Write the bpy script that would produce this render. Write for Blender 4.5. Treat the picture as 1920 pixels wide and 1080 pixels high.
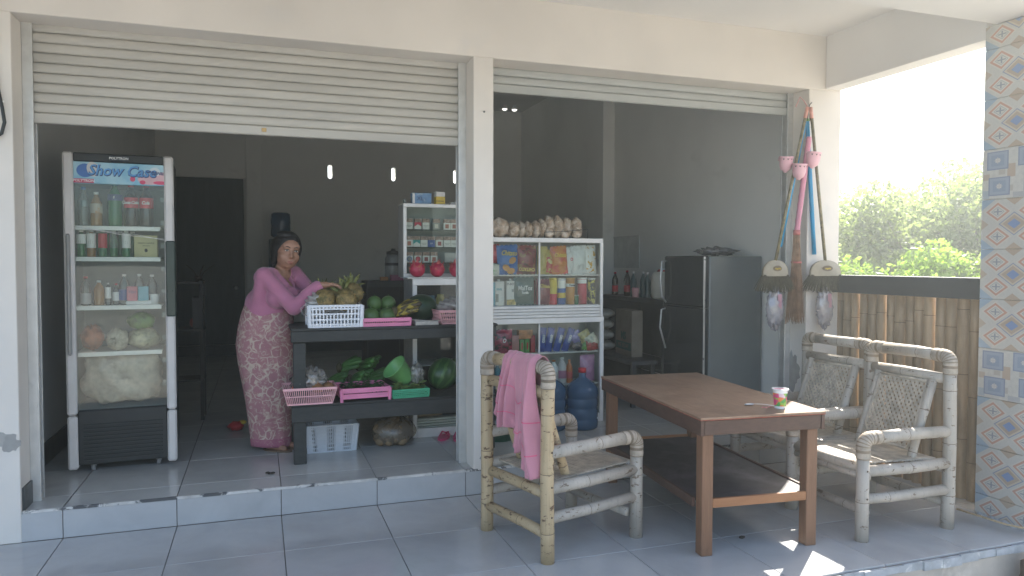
import bpy, bmesh, math, random
import numpy as np
from mathutils import Vector, Matrix, Euler
random.seed(7); rng = np.random.default_rng(7)
sc = bpy.context.scene
for o in list(bpy.data.objects): bpy.data.objects.remove(o)
COL = sc.collection
PI = math.pi

# ------------------------------------------------------------------ camera
YAW, PITCH, ROLL, CAMZ, FPX = 0.3318, 0.0347, 0.0015, 1.592, 1373.65
fwd = Vector((math.sin(YAW)*math.cos(PITCH), math.cos(YAW)*math.cos(PITCH), -math.sin(PITCH)))
rgt = Vector((math.cos(YAW), -math.sin(YAW), 0)); upv = rgt.cross(fwd)
r2 = rgt*math.cos(ROLL)+upv*math.sin(ROLL); u2 = upv*math.cos(ROLL)-rgt*math.sin(ROLL)
cam_d = bpy.data.cameras.new('camera'); cam = bpy.data.objects.new('camera', cam_d); COL.objects.link(cam)
cam_d.sensor_width = 36; cam_d.lens = 36*FPX/1920; cam_d.clip_start = .05; cam_d.clip_end = 2000
mw = Matrix((r2, u2, -fwd)).transposed().to_4x4(); mw.translation = (0, 0, CAMZ)
cam.matrix_world = mw; sc.camera = cam
# ------------------------------------------------------------------ sky, sun, exposure
TO_SUN = Vector((1.0, .83, 1.2)).normalized()
W = bpy.data.worlds.new('World'); sc.world = W; W.use_nodes = True
wn = W.node_tree; wn.nodes.clear()
sky = wn.nodes.new('ShaderNodeTexSky'); sky.sky_type = 'NISHITA'; sky.sun_disc = False
sky.sun_elevation = math.asin(TO_SUN.z); sky.sun_rotation = math.atan2(TO_SUN.x, TO_SUN.y)
sky.air_density = 1.0; sky.dust_density = 3.0; sky.ozone_density = 1.0
bg = wn.nodes.new('ShaderNodeBackground'); bg.inputs[1].default_value = .15
wo = wn.nodes.new('ShaderNodeOutputWorld')
wn.links.new(sky.outputs[0], bg.inputs[0]); wn.links.new(bg.outputs[0], wo.inputs[0])
sl = bpy.data.lights.new('sun', 'SUN'); sl.energy = 5.0; sl.angle = math.radians(.53); sl.color = (1, .95, .87)
so = bpy.data.objects.new('sun', sl); COL.objects.link(so)
so.rotation_euler = TO_SUN.to_track_quat('Z', 'Y').to_euler(); so.location = (10, 12, 14)
sc.view_settings.view_transform = 'Standard'; sc.view_settings.look = 'None'
sc.view_settings.gamma = 1; sc.view_settings.use_curve_mapping = False
sc.view_settings.exposure = 1.8
sc.render.engine = 'CYCLES'
sc.cycles.max_bounces = 12; sc.cycles.diffuse_bounces = 6; sc.cycles.transparent_max_bounces = 24; sc.cycles.glossy_bounces = 4

# ------------------------------------------------------------------ materials
MATS = {}
def _new(name):
    m = bpy.data.materials.new(name); m.use_nodes = True; nt = m.node_tree; nt.nodes.clear()
    out = nt.nodes.new('ShaderNodeOutputMaterial'); MATS[name] = m
    return m, nt, out
def _nd(nt, t, **kw):
    n = nt.nodes.new(t)
    for k, v in kw.items():
        if k.startswith('i') and k[1:].isdigit(): n.inputs[int(k[1:])].default_value = v
        else: setattr(n, k, v)
    return n
def rgba(c): return (c[0], c[1], c[2], 1)
def _coord(nt, rand=True, stretch=None):
    tc = _nd(nt, 'ShaderNodeTexCoord'); v = tc.outputs['Object']
    if stretch:
        mp = _nd(nt, 'ShaderNodeMapping'); mp.inputs['Scale'].default_value = stretch
        nt.links.new(v, mp.inputs[0]); v = mp.outputs[0]
    if rand:
        oi = _nd(nt, 'ShaderNodeObjectInfo'); mu = _nd(nt, 'ShaderNodeMath', operation='MULTIPLY', i1=41.0)
        nt.links.new(oi.outputs['Random'], mu.inputs[0])
        ad = _nd(nt, 'ShaderNodeVectorMath', operation='ADD'); nt.links.new(v, ad.inputs[0]); nt.links.new(mu.outputs[0], ad.inputs[1]); v = ad.outputs[0]
    return v
def _mix(nt, fac, a, b, blend='MIX'):
    n = _nd(nt, 'ShaderNodeMix', data_type='RGBA', blend_type=blend)
    for s, x in ((0, fac), (6, a), (7, b)):
        if hasattr(x, 'links'): nt.links.new(x, n.inputs[s])
        else: n.inputs[s].default_value = x if s == 0 else rgba(x)
    return n.outputs[2]
def _noise(nt, v, scale, detail=4, rough=.55, dist=0):
    n = _nd(nt, 'ShaderNodeTexNoise'); n.inputs['Scale'].default_value = scale; n.inputs['Detail'].default_value = detail
    n.inputs['Roughness'].default_value = rough; n.inputs['Distortion'].default_value = dist
    nt.links.new(v, n.inputs['Vector']); return n.outputs[0]
def _ramp(nt, v, stops, interp='LINEAR'):
    n = _nd(nt, 'ShaderNodeValToRGB'); cr = n.color_ramp; cr.interpolation = interp
    while len(cr.elements) > len(stops): cr.elements.remove(cr.elements[-1])
    while len(cr.elements) < len(stops): cr.elements.new(1)
    for e, (p, c) in zip(cr.elements, stops):
        e.position = p; e.color = rgba(c) if hasattr(c, '__len__') else (c, c, c, 1)
    nt.links.new(v, n.inputs[0]); return n.outputs[0]
def _bsdf(nt, out, colsock, rough, metal=0, spec=.5, bump=None, coat=0, sheen=0):
    p = _nd(nt, 'ShaderNodeBsdfPrincipled')
    if hasattr(colsock, 'links'): nt.links.new(colsock, p.inputs['Base Color'])
    else: p.inputs['Base Color'].default_value = rgba(colsock)
    if hasattr(rough, 'links'): nt.links.new(rough, p.inputs['Roughness'])
    else: p.inputs['Roughness'].default_value = rough
    p.inputs['Metallic'].default_value = metal; p.inputs['Specular IOR Level'].default_value = spec
    p.inputs['Coat Weight'].default_value = coat; p.inputs['Sheen Weight'].default_value = sheen
    if bump: nt.links.new(bump, p.inputs['Normal'])
    nt.links.new(p.outputs[0], out.inputs[0]); return p
def _bump(nt, h, strength, dist=.01):
    b = _nd(nt, 'ShaderNodeBump'); b.inputs['Strength'].default_value = strength; b.inputs['Distance'].default_value = dist
    nt.links.new(h, b.inputs['Height']); return b.outputs[0]
def mat(name, col, rough=.5, metal=0, var=.08, vs=6, bump=0, bs=60, col2=None, c2s=5, c2t=(.56, .66), spec=.5, coat=0, stretch=None, sheen=0, detail=4, rvar=.03, bd=.004):
    if name in MATS: return MATS[name]
    m, nt, out = _new(name); v = _coord(nt, True, stretch)
    n1 = _noise(nt, v, vs, detail)
    lo = [max(0, c*(1-var*2)) for c in col]; hi = [min(1, c*(1+var*2)) for c in col]
    c = _ramp(nt, n1, [(.25, lo), (.75, hi)])
    if col2 is not None:
        n2 = _noise(nt, v, c2s, 6, .65, .4); f = _ramp(nt, n2, [(c2t[0], 0.0), (c2t[1], 1.0)])
        c = _mix(nt, f, c, col2)
    r = _ramp(nt, _noise(nt, v, vs*2.3, 3), [(.3, max(0, rough-rvar)), (.7, min(1, rough+rvar))])
    bp = _bump(nt, _noise(nt, v, bs, 5), bump, bd) if bump else None
    _bsdf(nt, out, c, r, metal, spec, bp, coat, sheen); return m
def glass(name, tint=(.93, .97, .95), film=.04, gloss=1.0, rough=.02):
    if name in MATS: return MATS[name]
    m, nt, out = _new(name)
    t = _nd(nt, 'ShaderNodeBsdfTransparent', i0=rgba(tint)); g = _nd(nt, 'ShaderNodeBsdfGlossy'); g.inputs['Roughness'].default_value = rough
    d = _nd(nt, 'ShaderNodeBsdfDiffuse', i0=(.75, .76, .73, 1))
    fr = _nd(nt, 'ShaderNodeFresnel'); fr.inputs[0].default_value = 1.5
    mu = _nd(nt, 'ShaderNodeMath', operation='MULTIPLY', i1=gloss); nt.links.new(fr.outputs[0], mu.inputs[0])
    v = _coord(nt); f = _ramp(nt, _noise(nt, v, 4, 6, .65), [(.35, film*.4), (.75, film*1.8)])
    m1 = _nd(nt, 'ShaderNodeMixShader'); nt.links.new(f, m1.inputs[0]); nt.links.new(t.outputs[0], m1.inputs[1]); nt.links.new(d.outputs[0], m1.inputs[2])
    m2 = _nd(nt, 'ShaderNodeMixShader'); nt.links.new(mu.outputs[0], m2.inputs[0]); nt.links.new(m1.outputs[0], m2.inputs[1]); nt.links.new(g.outputs[0], m2.inputs[2])
    nt.links.new(m2.outputs[0], out.inputs[0]); return m
def film(name, tint, body=.35, bodycol=(.7, .7, .7), rough=.12):
    """thin translucent plastic"""
    if name in MATS: return MATS[name]
    m, nt, out = _new(name)
    t = _nd(nt, 'ShaderNodeBsdfTransparent', i0=rgba(tint)); d = _nd(nt, 'ShaderNodeBsdfDiffuse', i0=rgba(bodycol))
    tl = _nd(nt, 'ShaderNodeBsdfTranslucent', i0=rgba(bodycol)); g = _nd(nt, 'ShaderNodeBsdfGlossy'); g.inputs['Roughness'].default_value = rough
    a = _nd(nt, 'ShaderNodeMixShader', i0=.4); nt.links.new(d.outputs[0], a.inputs[1]); nt.links.new(tl.outputs[0], a.inputs[2])
    v = _coord(nt); f = _ramp(nt, _noise(nt, v, 18, 5), [(.3, body*.6), (.7, min(1, body*1.4))])
    b = _nd(nt, 'ShaderNodeMixShader'); nt.links.new(f, b.inputs[0]); nt.links.new(t.outputs[0], b.inputs[1]); nt.links.new(a.outputs[0], b.inputs[2])
    c = _nd(nt, 'ShaderNodeMixShader', i0=.13); nt.links.new(b.outputs[0], c.inputs[1]); nt.links.new(g.outputs[0], c.inputs[2])
    nt.links.new(c.outputs[0], out.inputs[0]); return m
def leafmat(name, col, tr=.6):
    m, nt, out = _new(name); v = _coord(nt)
    c = _ramp(nt, _noise(nt, v, 1.3, 4), [(.25, [x*.6 for x in col]), (.75, [min(1, x*1.5) for x in col])])
    d = _nd(nt, 'ShaderNodeBsdfPrincipled'); d.inputs['Roughness'].default_value = .45; nt.links.new(c, d.inputs['Base Color'])
    t = _nd(nt, 'ShaderNodeBsdfTranslucent'); tcol = _mix(nt, 1.0, c, (1.9, 1.9, 1.2), 'MULTIPLY'); nt.links.new(tcol, t.inputs[0])
    x = _nd(nt, 'ShaderNodeMixShader', i0=tr); nt.links.new(d.outputs[0], x.inputs[1]); nt.links.new(t.outputs[0], x.inputs[2]); nt.links.new(x.outputs[0], out.inputs[0])
    return m

# scalar expression helper for flat printed patterns
class S:
    def __init__(s, nt, k): s.nt = nt; s.k = k
    def _o(s, op, *a):
        n = _nd(s.nt, 'ShaderNodeMath', operation=op)
        for i, x in enumerate((s,)+a):
            if isinstance(x, S): s.nt.links.new(x.k, n.inputs[i])
            else: n.inputs[i].default_value = float(x)
        return S(s.nt, n.outputs[0])
    def __add__(s, o): return s._o('ADD', o)
    def __sub__(s, o): return s._o('SUBTRACT', o)
    def __mul__(s, o): return s._o('MULTIPLY', o)
    def abs(s): return s._o('ABSOLUTE')
    def lt(s, o): return s._o('LESS_THAN', o)
    def gt(s, o): return s._o('GREATER_THAN', o)
    def mx(s, o): return s._o('MAXIMUM', o)

# ------------------------------------------------------------------ mesh builder
class B:
    def __init__(s): s.v = []; s.f = []; s.m = []; s.s = []; s.k = 0
    def add(s, v, f, smooth=False):
        n = len(s.v); s.v.extend([tuple(map(float, p)) for p in v])
        for q in f: s.f.append(tuple(n+i for i in q)); s.m.append(s.k); s.s.append(smooth)
        return s
    def box(s, x0, x1, y0, y1, z0, z1, b=0, M=None):
        if x0 > x1: x0, x1 = x1, x0
        if y0 > y1: y0, y1 = y1, y0
        if z0 > z1: z0, z1 = z1, z0
        if b <= 0:
            v = [(x, y, z) for z in (z0, z1) for y in (y0, y1) for x in (x0, x1)]
            f = [(0, 2, 3, 1), (4, 5, 7, 6), (0, 1, 5, 4), (2, 6, 7, 3), (0, 4, 6, 2), (1, 3, 7, 5)]
        else:
            b = min(b, .45*(x1-x0), .45*(y1-y0), .45*(z1-z0)); X = (x0, x1); Y = (y0, y1); Z = (z0, z1); v = []; idx = {}
            for i in (0, 1):
                for j in (0, 1):
                    for k in (0, 1):
                        c = (X[i], Y[j], Z[k]); d = ((b, -b)[i], (b, -b)[j], (b, -b)[k])
                        for a in range(3):
                            p = [c[q]+(0 if q == a else d[q]) for q in range(3)]
                            idx[i, j, k, a] = len(v); v.append(tuple(p))
            f = []
            for i in (0, 1): f.append([idx[i, j, k, 0] for j, k in ((0, 0), (0, 1), (1, 1), (1, 0))][::(1 if i == 0 else -1)])
            for j in (0, 1): f.append([idx[i, j, k, 1] for i, k in ((0, 0), (1, 0), (1, 1), (0, 1))][::(1 if j == 0 else -1)])
            for k in (0, 1): f.append([idx[i, j, k, 2] for i, j in ((0, 0), (0, 1), (1, 1), (1, 0))][::(1 if k == 0 else -1)])
            def e(a, bq): f.append(a) if bq else f.append(a[::-1])
            for j in (0, 1):
                for k in (0, 1): e([idx[0, j, k, 1], idx[1, j, k, 1], idx[1, j, k, 2], idx[0, j, k, 2]], (j+k) % 2 == 1)
            for i in (0, 1):
                for k in (0, 1): e([idx[i, 0, k, 0], idx[i, 1, k, 0], idx[i, 1, k, 2], idx[i, 0, k, 2]], (i+k) % 2 == 0)
            for i in (0, 1):
                for j in (0, 1): e([idx[i, j, 0, 0], idx[i, j, 1, 0], idx[i, j, 1, 1], idx[i, j, 0, 1]], (i+j) % 2 == 1)
            for i in (0, 1):
                for j in (0, 1):
                    for k in (0, 1): e([idx[i, j, k, 0], idx[i, j, k, 1], idx[i, j, k, 2]], (i+j+k) % 2 == 0)
        if M is not None: v = [M @ Vector(p) for p in v]
        return s.add(v, f)
    def tube(s, pts, r, n=10, caps=True, smooth=True, flat=1.0):
        pts = [Vector(p) for p in pts]; m = len(pts); rs = r if hasattr(r, '__len__') else [r]*m
        T = [(pts[min(i+1, m-1)]-pts[max(i-1, 0)]).normalized() for i in range(m)]
        a = T[0].cross(Vector((0, 0, 1)));
        if a.length < 1e-3: a = T[0].cross(Vector((0, 1, 0)))
        a.normalize(); v = []
        for i in range(m):
            a = (a-T[i]*a.dot(T[i])).normalized(); b2 = T[i].cross(a)
            for q in range(n):
                t = 2*PI*q/n; v.append(pts[i]+(a*math.cos(t)+b2*math.sin(t)*flat)*rs[i])
        f = [(i*n+q, i*n+(q+1) % n, (i+1)*n+(q+1) % n, (i+1)*n+q) for i in range(m-1) for q in range(n)]
        if caps: f += [tuple(range(n))[::-1], tuple((m-1)*n+q for q in range(n))]
        return s.add(v, f, smooth)
    def lathe(s, prof, n=16, c=(0, 0, 0), M=None, smooth=True, caps=True):
        v = [(c[0]+r*math.cos(2*PI*q/n), c[1]+r*math.sin(2*PI*q/n), c[2]+z) for r, z in prof for q in range(n)]
        m = len(prof); f = [(i*n+q, i*n+(q+1) % n, (i+1)*n+(q+1) % n, (i+1)*n+q) for i in range(m-1) for q in range(n)]
        if caps: f += [tuple(range(n))[::-1], tuple((m-1)*n+q for q in range(n))]
        if M is not None: v = [M @ Vector(p) for p in v]
        return s.add(v, f, smooth)
    def ell(s, c, r, nu=14, nv=9, M=None, fn=None):
        v = []
        for i in range(nv+1):
            ph = PI*i/nv
            for q in range(nu):
                t = 2*PI*q/nu; d = Vector((math.sin(ph)*math.cos(t), math.sin(ph)*math.sin(t), math.cos(ph)))
                k = fn(d, t, ph) if fn else 1
                p = Vector((d.x*r[0], d.y*r[1], d.z*r[2]))*k
                v.append((M @ p if M is not None else p)+Vector(c))
        f = [((i+1)*nu+q, (i+1)*nu+(q+1) % nu, i*nu+(q+1) % nu, i*nu+q) for i in range(nv) for q in range(nu)]
        return s.add(v, f, True)
    def sheet(s, fn, nu, nv, smooth=True):
        v = [fn(i/nu, j/nv) for i in range(nu+1) for j in range(nv+1)]; w = nv+1
        return s.add(v, [(i*w+j, (i+1)*w+j, (i+1)*w+j+1, i*w+j+1) for i in range(nu) for j in range(nv)], smooth)
    def mesh(s, name, mats):
        me = bpy.data.meshes.new(name); me.from_pydata(s.v, [], s.f)
        for m in (mats if isinstance(mats, (list, tuple)) else [mats]): me.materials.append(m)
        me.polygons.foreach_set('material_index', s.m); me.polygons.foreach_set('use_smooth', s.s); me.update()
        bm = bmesh.new(); bm.from_mesh(me); bmesh.ops.recalc_face_normals(bm, faces=bm.faces); bm.to_mesh(me); bm.free(); return me
def ob(name, me, parent=None, loc=(0, 0, 0), rot=(0, 0, 0), label=None, kind=None):
    o = bpy.data.objects.new(name, me); COL.objects.link(o); o.location = loc; o.rotation_euler = rot
    if parent: o.parent = parent
    if label: o['label'] = label
    if kind: o['kind'] = kind
    return o
def part(name, b, m, parent=None, loc=(0, 0, 0), rot=(0, 0, 0), label=None, kind=None):
    return ob(name, b.mesh(name, m), parent, loc, rot, label, kind)
def tag(o, label, cat, group=None):
    o['label'] = label; o['category'] = cat
    if group: o['group'] = group
    return o
def thing(name, label, cat, loc=(0, 0, 0), rz=0, group=None):
    o = bpy.data.objects.new(name, None); COL.objects.link(o); o.location = loc; o.rotation_euler = (0, 0, rz); o.empty_display_size = .1
    return tag(o, label, cat, group)
def solo(name, b, m, label, cat, loc=(0, 0, 0), rz=0, group=None, rot=None):
    return tag(part(name, b, m, None, loc, rot or (0, 0, rz)), label, cat, group)
def text(s, size, m, parent, loc, rot=(PI/2, 0, 0), name='lettering', ext=.0006, shear=0, bold=0, sx=1):
    cu = bpy.data.curves.new('t', 'FONT'); cu.body = s; cu.size = size; cu.align_x = 'CENTER'; cu.align_y = 'CENTER'
    cu.extrude = ext; cu.resolution_u = 2; cu.shear = shear; cu.offset = bold
    t = bpy.data.objects.new('t', cu); COL.objects.link(t)
    dg = bpy.context.evaluated_depsgraph_get(); me = bpy.data.meshes.new_from_object(t.evaluated_get(dg)); me.name = name
    bpy.data.objects.remove(t); bpy.data.curves.remove(cu)
    if sx != 1: me.transform(Matrix.Diagonal((sx, 1, 1, 1)))
    me.materials.clear(); me.materials.append(m)
    return ob(name, me, parent, loc, rot)

# ------------------------------------------------------------------ smooth-union bodies (surface nets)
def sdf_mesh(name, prims, vox, k, cut=None, mats=None):
    P = []
    for q in prims:
        if q[0] == 'c': P += [np.array(q[1])-q[3], np.array(q[1])+q[3], np.array(q[2])-q[4], np.array(q[2])+q[4]]
        else: P += [np.array(q[1])-max(q[2]), np.array(q[1])+max(q[2])]
    lo = np.min(P, 0)-3*vox-k*.3; hi = np.max(P, 0)+3*vox+k*.3; n = np.ceil((hi-lo)/vox).astype(int)+1
    ax = [lo[i]+vox*np.arange(n[i]) for i in range(3)]
    V = np.full(n, 1.0, np.float32)
    for q in prims:
        if q[0] == 'c': a, b2, ra, rb = np.array(q[1], float), np.array(q[2], float), q[3], q[4]; l = np.minimum(a-ra, b2-rb); h = np.maximum(a+ra, b2+rb)
        else: a = np.array(q[1], float); R = np.array(q[2], float); l = a-R.max(); h = a+R.max()
        i0 = np.maximum(((l-k-2*vox-lo)/vox).astype(int), 0); i1 = np.minimum(((h+k+2*vox-lo)/vox).astype(int)+2, n)
        sl_ = tuple(slice(i0[i], i1[i]) for i in range(3))
        G = np.stack(np.meshgrid(*[ax[i][i0[i]:i1[i]] for i in range(3)], indexing='ij'), -1)
        if q[0] == 'c':
            ba = b2-a; t = np.clip(((G-a)@ba)/max(ba@ba, 1e-9), 0, 1); d = np.linalg.norm(G-a-t[..., None]*ba, axis=-1)-(ra+(rb-ra)*t)
        else:
            p = G-a
            if len(q) > 3: p = p@np.array(q[3])
            k0 = np.linalg.norm(p/R, axis=-1); k1 = np.linalg.norm(p/(R*R), axis=-1); d = k0*(k0-1)/np.maximum(k1, 1e-6)
        cur = V[sl_]; hh = np.clip(.5+.5*(cur-d)/k, 0, 1); V[sl_] = cur*(1-hh)+d*hh-k*hh*(1-hh)
    if cut is not None:
        G = np.stack(np.meshgrid(*ax, indexing='ij'), -1); V = cut(V, G)
    sg = V < 0
    cnt = np.zeros(np.array(n)-1, np.int32); acc = np.zeros(tuple(np.array(n)-1)+(3,), np.float32)
    base = np.stack(np.meshgrid(*[np.arange(m-1) for m in n], indexing='ij'), -1).astype(np.float32)
    cs = [(i, j, l) for i in (0, 1) for j in (0, 1) for l in (0, 1)]
    g = lambda A, c: A[c[0]:A.shape[0]-1+c[0], c[1]:A.shape[1]-1+c[1], c[2]:A.shape[2]-1+c[2]]
    for c in cs:
        for a in range(3):
            if c[a]: continue
            d = list(c); d[a] = 1; va, vb = g(V, c), g(V, d); x = g(sg, c) != g(sg, d)
            t = np.where(x, va/np.where(va == vb, 1, va-vb), 0)
            pt = np.array(c, np.float32)+t[..., None]*np.eye(3, dtype=np.float32)[a]
            acc += np.where(x[..., None], pt, 0); cnt += x
    act = cnt > 0; ids = np.full(act.shape, -1); ids[act] = np.arange(act.sum())
    vv = lo+vox*(base[act]+acc[act]/cnt[act][:, None]); F = []
    for a in range(3):
        o = [1, 1, 1]; o[a] = 0; b_, c_ = [i for i in range(3) if i != a]
        s0 = tuple(slice(0, n[i]-1) if i == a else slice(1, n[i]-1) for i in range(3)); s1 = tuple(slice(1, n[i]) if i == a else slice(1, n[i]-1) for i in range(3))
        A, Bq = sg[s0], sg[s1]; x = np.argwhere(A != Bq); w = A[A != Bq]; p = x+np.array(o)
        def cell(db, dc):
            q = p.copy(); q[:, b_] -= db; q[:, c_] -= dc; return ids[q[:, 0], q[:, 1], q[:, 2]]
        Q = np.stack([cell(1, 1), cell(0, 1), cell(0, 0), cell(1, 0)], 1)
        fl = w if a != 1 else ~w
        Q[~fl] = Q[~fl][:, ::-1]; F.append(Q)
    F = np.concatenate(F); me = bpy.data.meshes.new(name); me.from_pydata(vv.tolist(), [], F.tolist())
    me.polygons.foreach_set('use_smooth', [True]*len(F))
    for m in (mats or []): me.materials.append(m)
    me.update(); return me

# ================================================================== materials used in many places
M_wall = mat('cream_wall_paint', (.69, .645, .585), .75, var=.05, vs=1.2, bump=.15, bs=90, col2=(.62, .60, .57), c2s=1.7, c2t=(.60, .80), rvar=.05)
M_wallw = mat('worn_white_wall', (.80, .77, .72), .8, var=.03, vs=2, bump=.2, bs=60, rvar=.05)
M_patch = mat('bare_cement_patch', (.33, .32, .30), .9, var=.12, vs=9, bump=.3, bs=80)
M_inwall = mat('interior_wall_paint', (.80, .80, .76), .75, var=.03, vs=1.0, bump=.12, bs=70, col2=(.60, .60, .56), c2s=1.2, c2t=(.6, .85), rvar=.05)
M_ceil = mat('ceiling_paint', (.74, .72, .69), .8, var=.03, vs=1, rvar=.04)
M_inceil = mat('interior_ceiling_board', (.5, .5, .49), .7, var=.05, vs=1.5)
M_alu = mat('brushed_aluminium', (.62, .62, .60), .42, metal=.55, var=.05, vs=14, col2=(.42, .41, .39), c2s=6, c2t=(.62, .8))
M_alud = mat('pale_aluminium_frame', (.80, .79, .76), .4, metal=.15, var=.04, vs=10)
M_slat = mat('cream_shutter_slat', (.46, .44, .395), .5, var=.06, vs=3, stretch=(.4, 1, 1), col2=(.50, .45, .38), c2s=4, c2t=(.64, .85))
M_grout = mat('floor_grout', (.16, .14, .12), .9, var=.1)
M_dark = mat('dark_skirting_tile', (.045, .05, .05), .35, var=.2)
M_black = mat('black_plastic', (.018, .022, .022), .45, var=.15)
M_cement = mat('porch_edge_cement', (.42, .38, .33), .9, var=.1, vs=4, bump=.35, bs=45, col2=(.55, .50, .44), c2s=3)
M_nosing = mat('grey_cement_nosing', (.36, .38, .40), .85, var=.14, vs=12, bump=.4, bs=60, col2=(.62, .62, .60), c2s=9, c2t=(.58, .68))
M_ground = mat('sandy_yard_ground', (.36, .34, .30), .95, var=.14, vs=.8, bump=.5, bs=14, col2=(.25, .25, .20), c2s=.35, bd=.03)
M_white = mat('white_plastic', (.74, .76, .80), .4, var=.04)
M_pink = mat('pink_plastic', (.72, .22, .38), .4, var=.06)
M_palepink = mat('pale_pink_plastic', (.78, .42, .44), .42, var=.06)
M_text_w = mat('white_print', (.82, .82, .80), .5, var=.02)
M_text_k = mat('black_print', (.02, .02, .025), .5, var=.02)

def tilemat(name, a, bcol, rough):
    m, nt, out = _new(name); v = _coord(nt)
    n = _noise(nt, v, 2.2, 6, .6, .8); c = _ramp(nt, n, [(.3, a), (.62, bcol)])
    vein = _ramp(nt, _noise(nt, v, 1.3, 5, .6, 1.6), [(.48, 0.0), (.5, .03), (.53, 0.0)])
    c = _mix(nt, vein, c, [x*.72 for x in a])
    sm = _ramp(nt, _noise(nt, v, 5, 6, .7), [(.35, rough*.9), (.7, rough*1.25)])
    oi = _nd(nt, 'ShaderNodeObjectInfo'); c = _mix(nt, 1.0, c, _ramp(nt, oi.outputs['Random'], [(0, .93), (1, 1.0)]), 'MULTIPLY')
    dirt = _ramp(nt, _noise(nt, v, 1.1, 7, .7, .5), [(.50, 0.0), (.72, .30)]); c = _mix(nt, dirt, c, (.30, .28, .25))
    sp = _ramp(nt, _noise(nt, v, 38, 3, .6), [(.74, 0.0), (.78, .5)]); c = _mix(nt, sp, c, (.22, .20, .18))
    _bsdf(nt, out, c, sm, 0, .5); return m
M_tile = tilemat('glazed_white_tile', (.42, .42, .42), (.49, .49, .485), .15)
M_tile_in = tilemat('glazed_grey_shop_tile', (.46, .46, .44), (.55, .55, .52), .15)

# ================================================================== ground
def struct(name, b, m, parent=None): return part(name, b, m, parent, kind='structure' if parent is None else None)
b = B(); b.sheet(lambda u, v: ((u-.5)*700, (v-.5)*700, -.36), 8, 8); struct('ground', b, M_ground)

# ================================================================== porch floor and shop floor with tiles as pieces
D = 4.783; Z0 = .177; X0 = -1.085; T = .60
b = B(); b.box(-3.6, 4.75, 2.95, D+.02, -.36, -.012)
pf = struct('porch_floor', b, M_grout)
bt = B(); g = .0022; bt.box(g, T-g, g, T+.006-g, -.012, 0, .0015); me_tile = bt.mesh('tile', M_tile)
for k in range(-4, 9):
    for r in range(3):
        ob('tile', me_tile, pf, (X0+T*k, D-.606*(r+1), 0))
bt = B(); bt.box(g, 4.75-(X0+T*9)-g, g, .606-g, -.012, 0, .0015); me_tile2 = bt.mesh('tile', M_tile)
for r in range(3): ob('tile', me_tile2, pf, (X0+T*9, D-.606*(r+1), 0))
b = B()
xs = np.linspace(-3.6, 4.28, 60)
for i in range(59):
    e = .012+.006*math.sin(i*1.7)+.004*math.sin(i*.63)
    b.box(xs[i], xs[i+1], 2.95-e, 2.952, -.05-.006*math.sin(i*1.1), -.004-.002*(i % 3))
part('nosing', b, M_nosing, pf)
b = B(); b.box(-3.6, 4.75, 2.945, 2.951, -.36, -.049); part('front_face', b, M_cement, pf)

b = B(); b.box(-1.57, 4.46, D+.012, 12.1, -.36, Z0-.012)
sf = struct('shop_floor', b, M_grout)
bt = B(); bt.box(g, T-g, g, T-g, -.012, 0, .0015); me_ti = bt.mesh('tile', M_tile_in)
bt = B(); bt.box(g, T-g, g, .25-g, -.012, 0, .0015); me_tj = bt.mesh('tile', M_tile_in)
bt = B(); bt.box(-.37, T-g, g, T-g, -.012, 0, .0015)
for k in range(0, 9):
    ob('tile', me_tj, sf, (X0+T*k, D+.002, Z0))
    for r in range(12): ob('tile', me_ti, sf, (X0+T*k, D+.252+T*r, Z0))
bt = B(); bt.box(g, .36, g, T-g, -.012, 0, .0015); me_tk = bt.mesh('tile', M_tile_in)
for r in range(12): ob('tile', me_tk, sf, (X0-.365, D+.252+T*r, Z0))
bt = B(); bt.box(g, .24, g, .25-g, -.012, 0, .0015); ob('tile', bt.mesh('tile', M_tile_in), sf, (X0-.245, D+.002, Z0))
# riser pieces of the step
bt = B(); bt.box(g, T-g, 0, .012, .002, Z0-.014, .0015); me_r = bt.mesh('riser_tile', M_tile)
for k in range(-4, 9): ob('riser_tile', me_r, sf, (X0+T*k, D, 0))
bt = B(); bt.box(g, .14, 0, .012, .002, Z0-.014, .0015); ob('riser_tile', bt.mesh('riser_tile', M_tile), sf, (X0+T*9, D, 0))
# chipped mortar line along the step edge
M_chip = mat('chipped_mortar_edge', (.62, .60, .56), .9, var=.15, vs=9, col2=(.10, .10, .10), c2s=4.5, c2t=(.52, .56), bump=.3)
b = B(); xs = np.linspace(-1.28, 4.13, 110)
for i in range(109):
    b.box(xs[i], xs[i+1], D-.002-.002*random.random(), D+.010+.004*random.random(), Z0-.013, Z0+.0015+.002*random.random())
part('edge_mortar', b, M_chip, sf)

# ================================================================== shop building
sb = thing('shop_building', 'cream painted shop with two wide open shutter bays', 'building', (0, 0, 0))
def bpart(name, m, *boxes, bev=.004, label=None):
    b = B()
    for q in boxes: b.box(*q, bev)
    return part(name, b, m, sb, label=label)
bpart('pier', M_wall, (-3.6, -1.289, D-.003, 5.10, 0, 2.975))
bpart('pier', M_wall, (1.371, 1.512, D-.003, 5.10, Z0-.01, 2.975))
bpart('pier', M_wall, (4.142, 4.46, D-.003, 5.10, 0, 2.975))
bpart('lintel', M_wall, (-3.6, 4.46, D-.001, 5.16, 2.975, 4.32))
bpart('side_wall', M_inwall, (-1.60, -1.43, 5.10, 12.0, -.1, 4.19))
bpart('side_wall', M_inwall, (4.30, 4.46, 5.10, 12.0, -.1, 4.19))
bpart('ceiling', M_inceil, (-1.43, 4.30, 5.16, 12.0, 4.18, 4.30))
bpart('roof', M_cement, (-3.7, 4.8, 4.7, 12.4, 4.32, 4.50))
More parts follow.
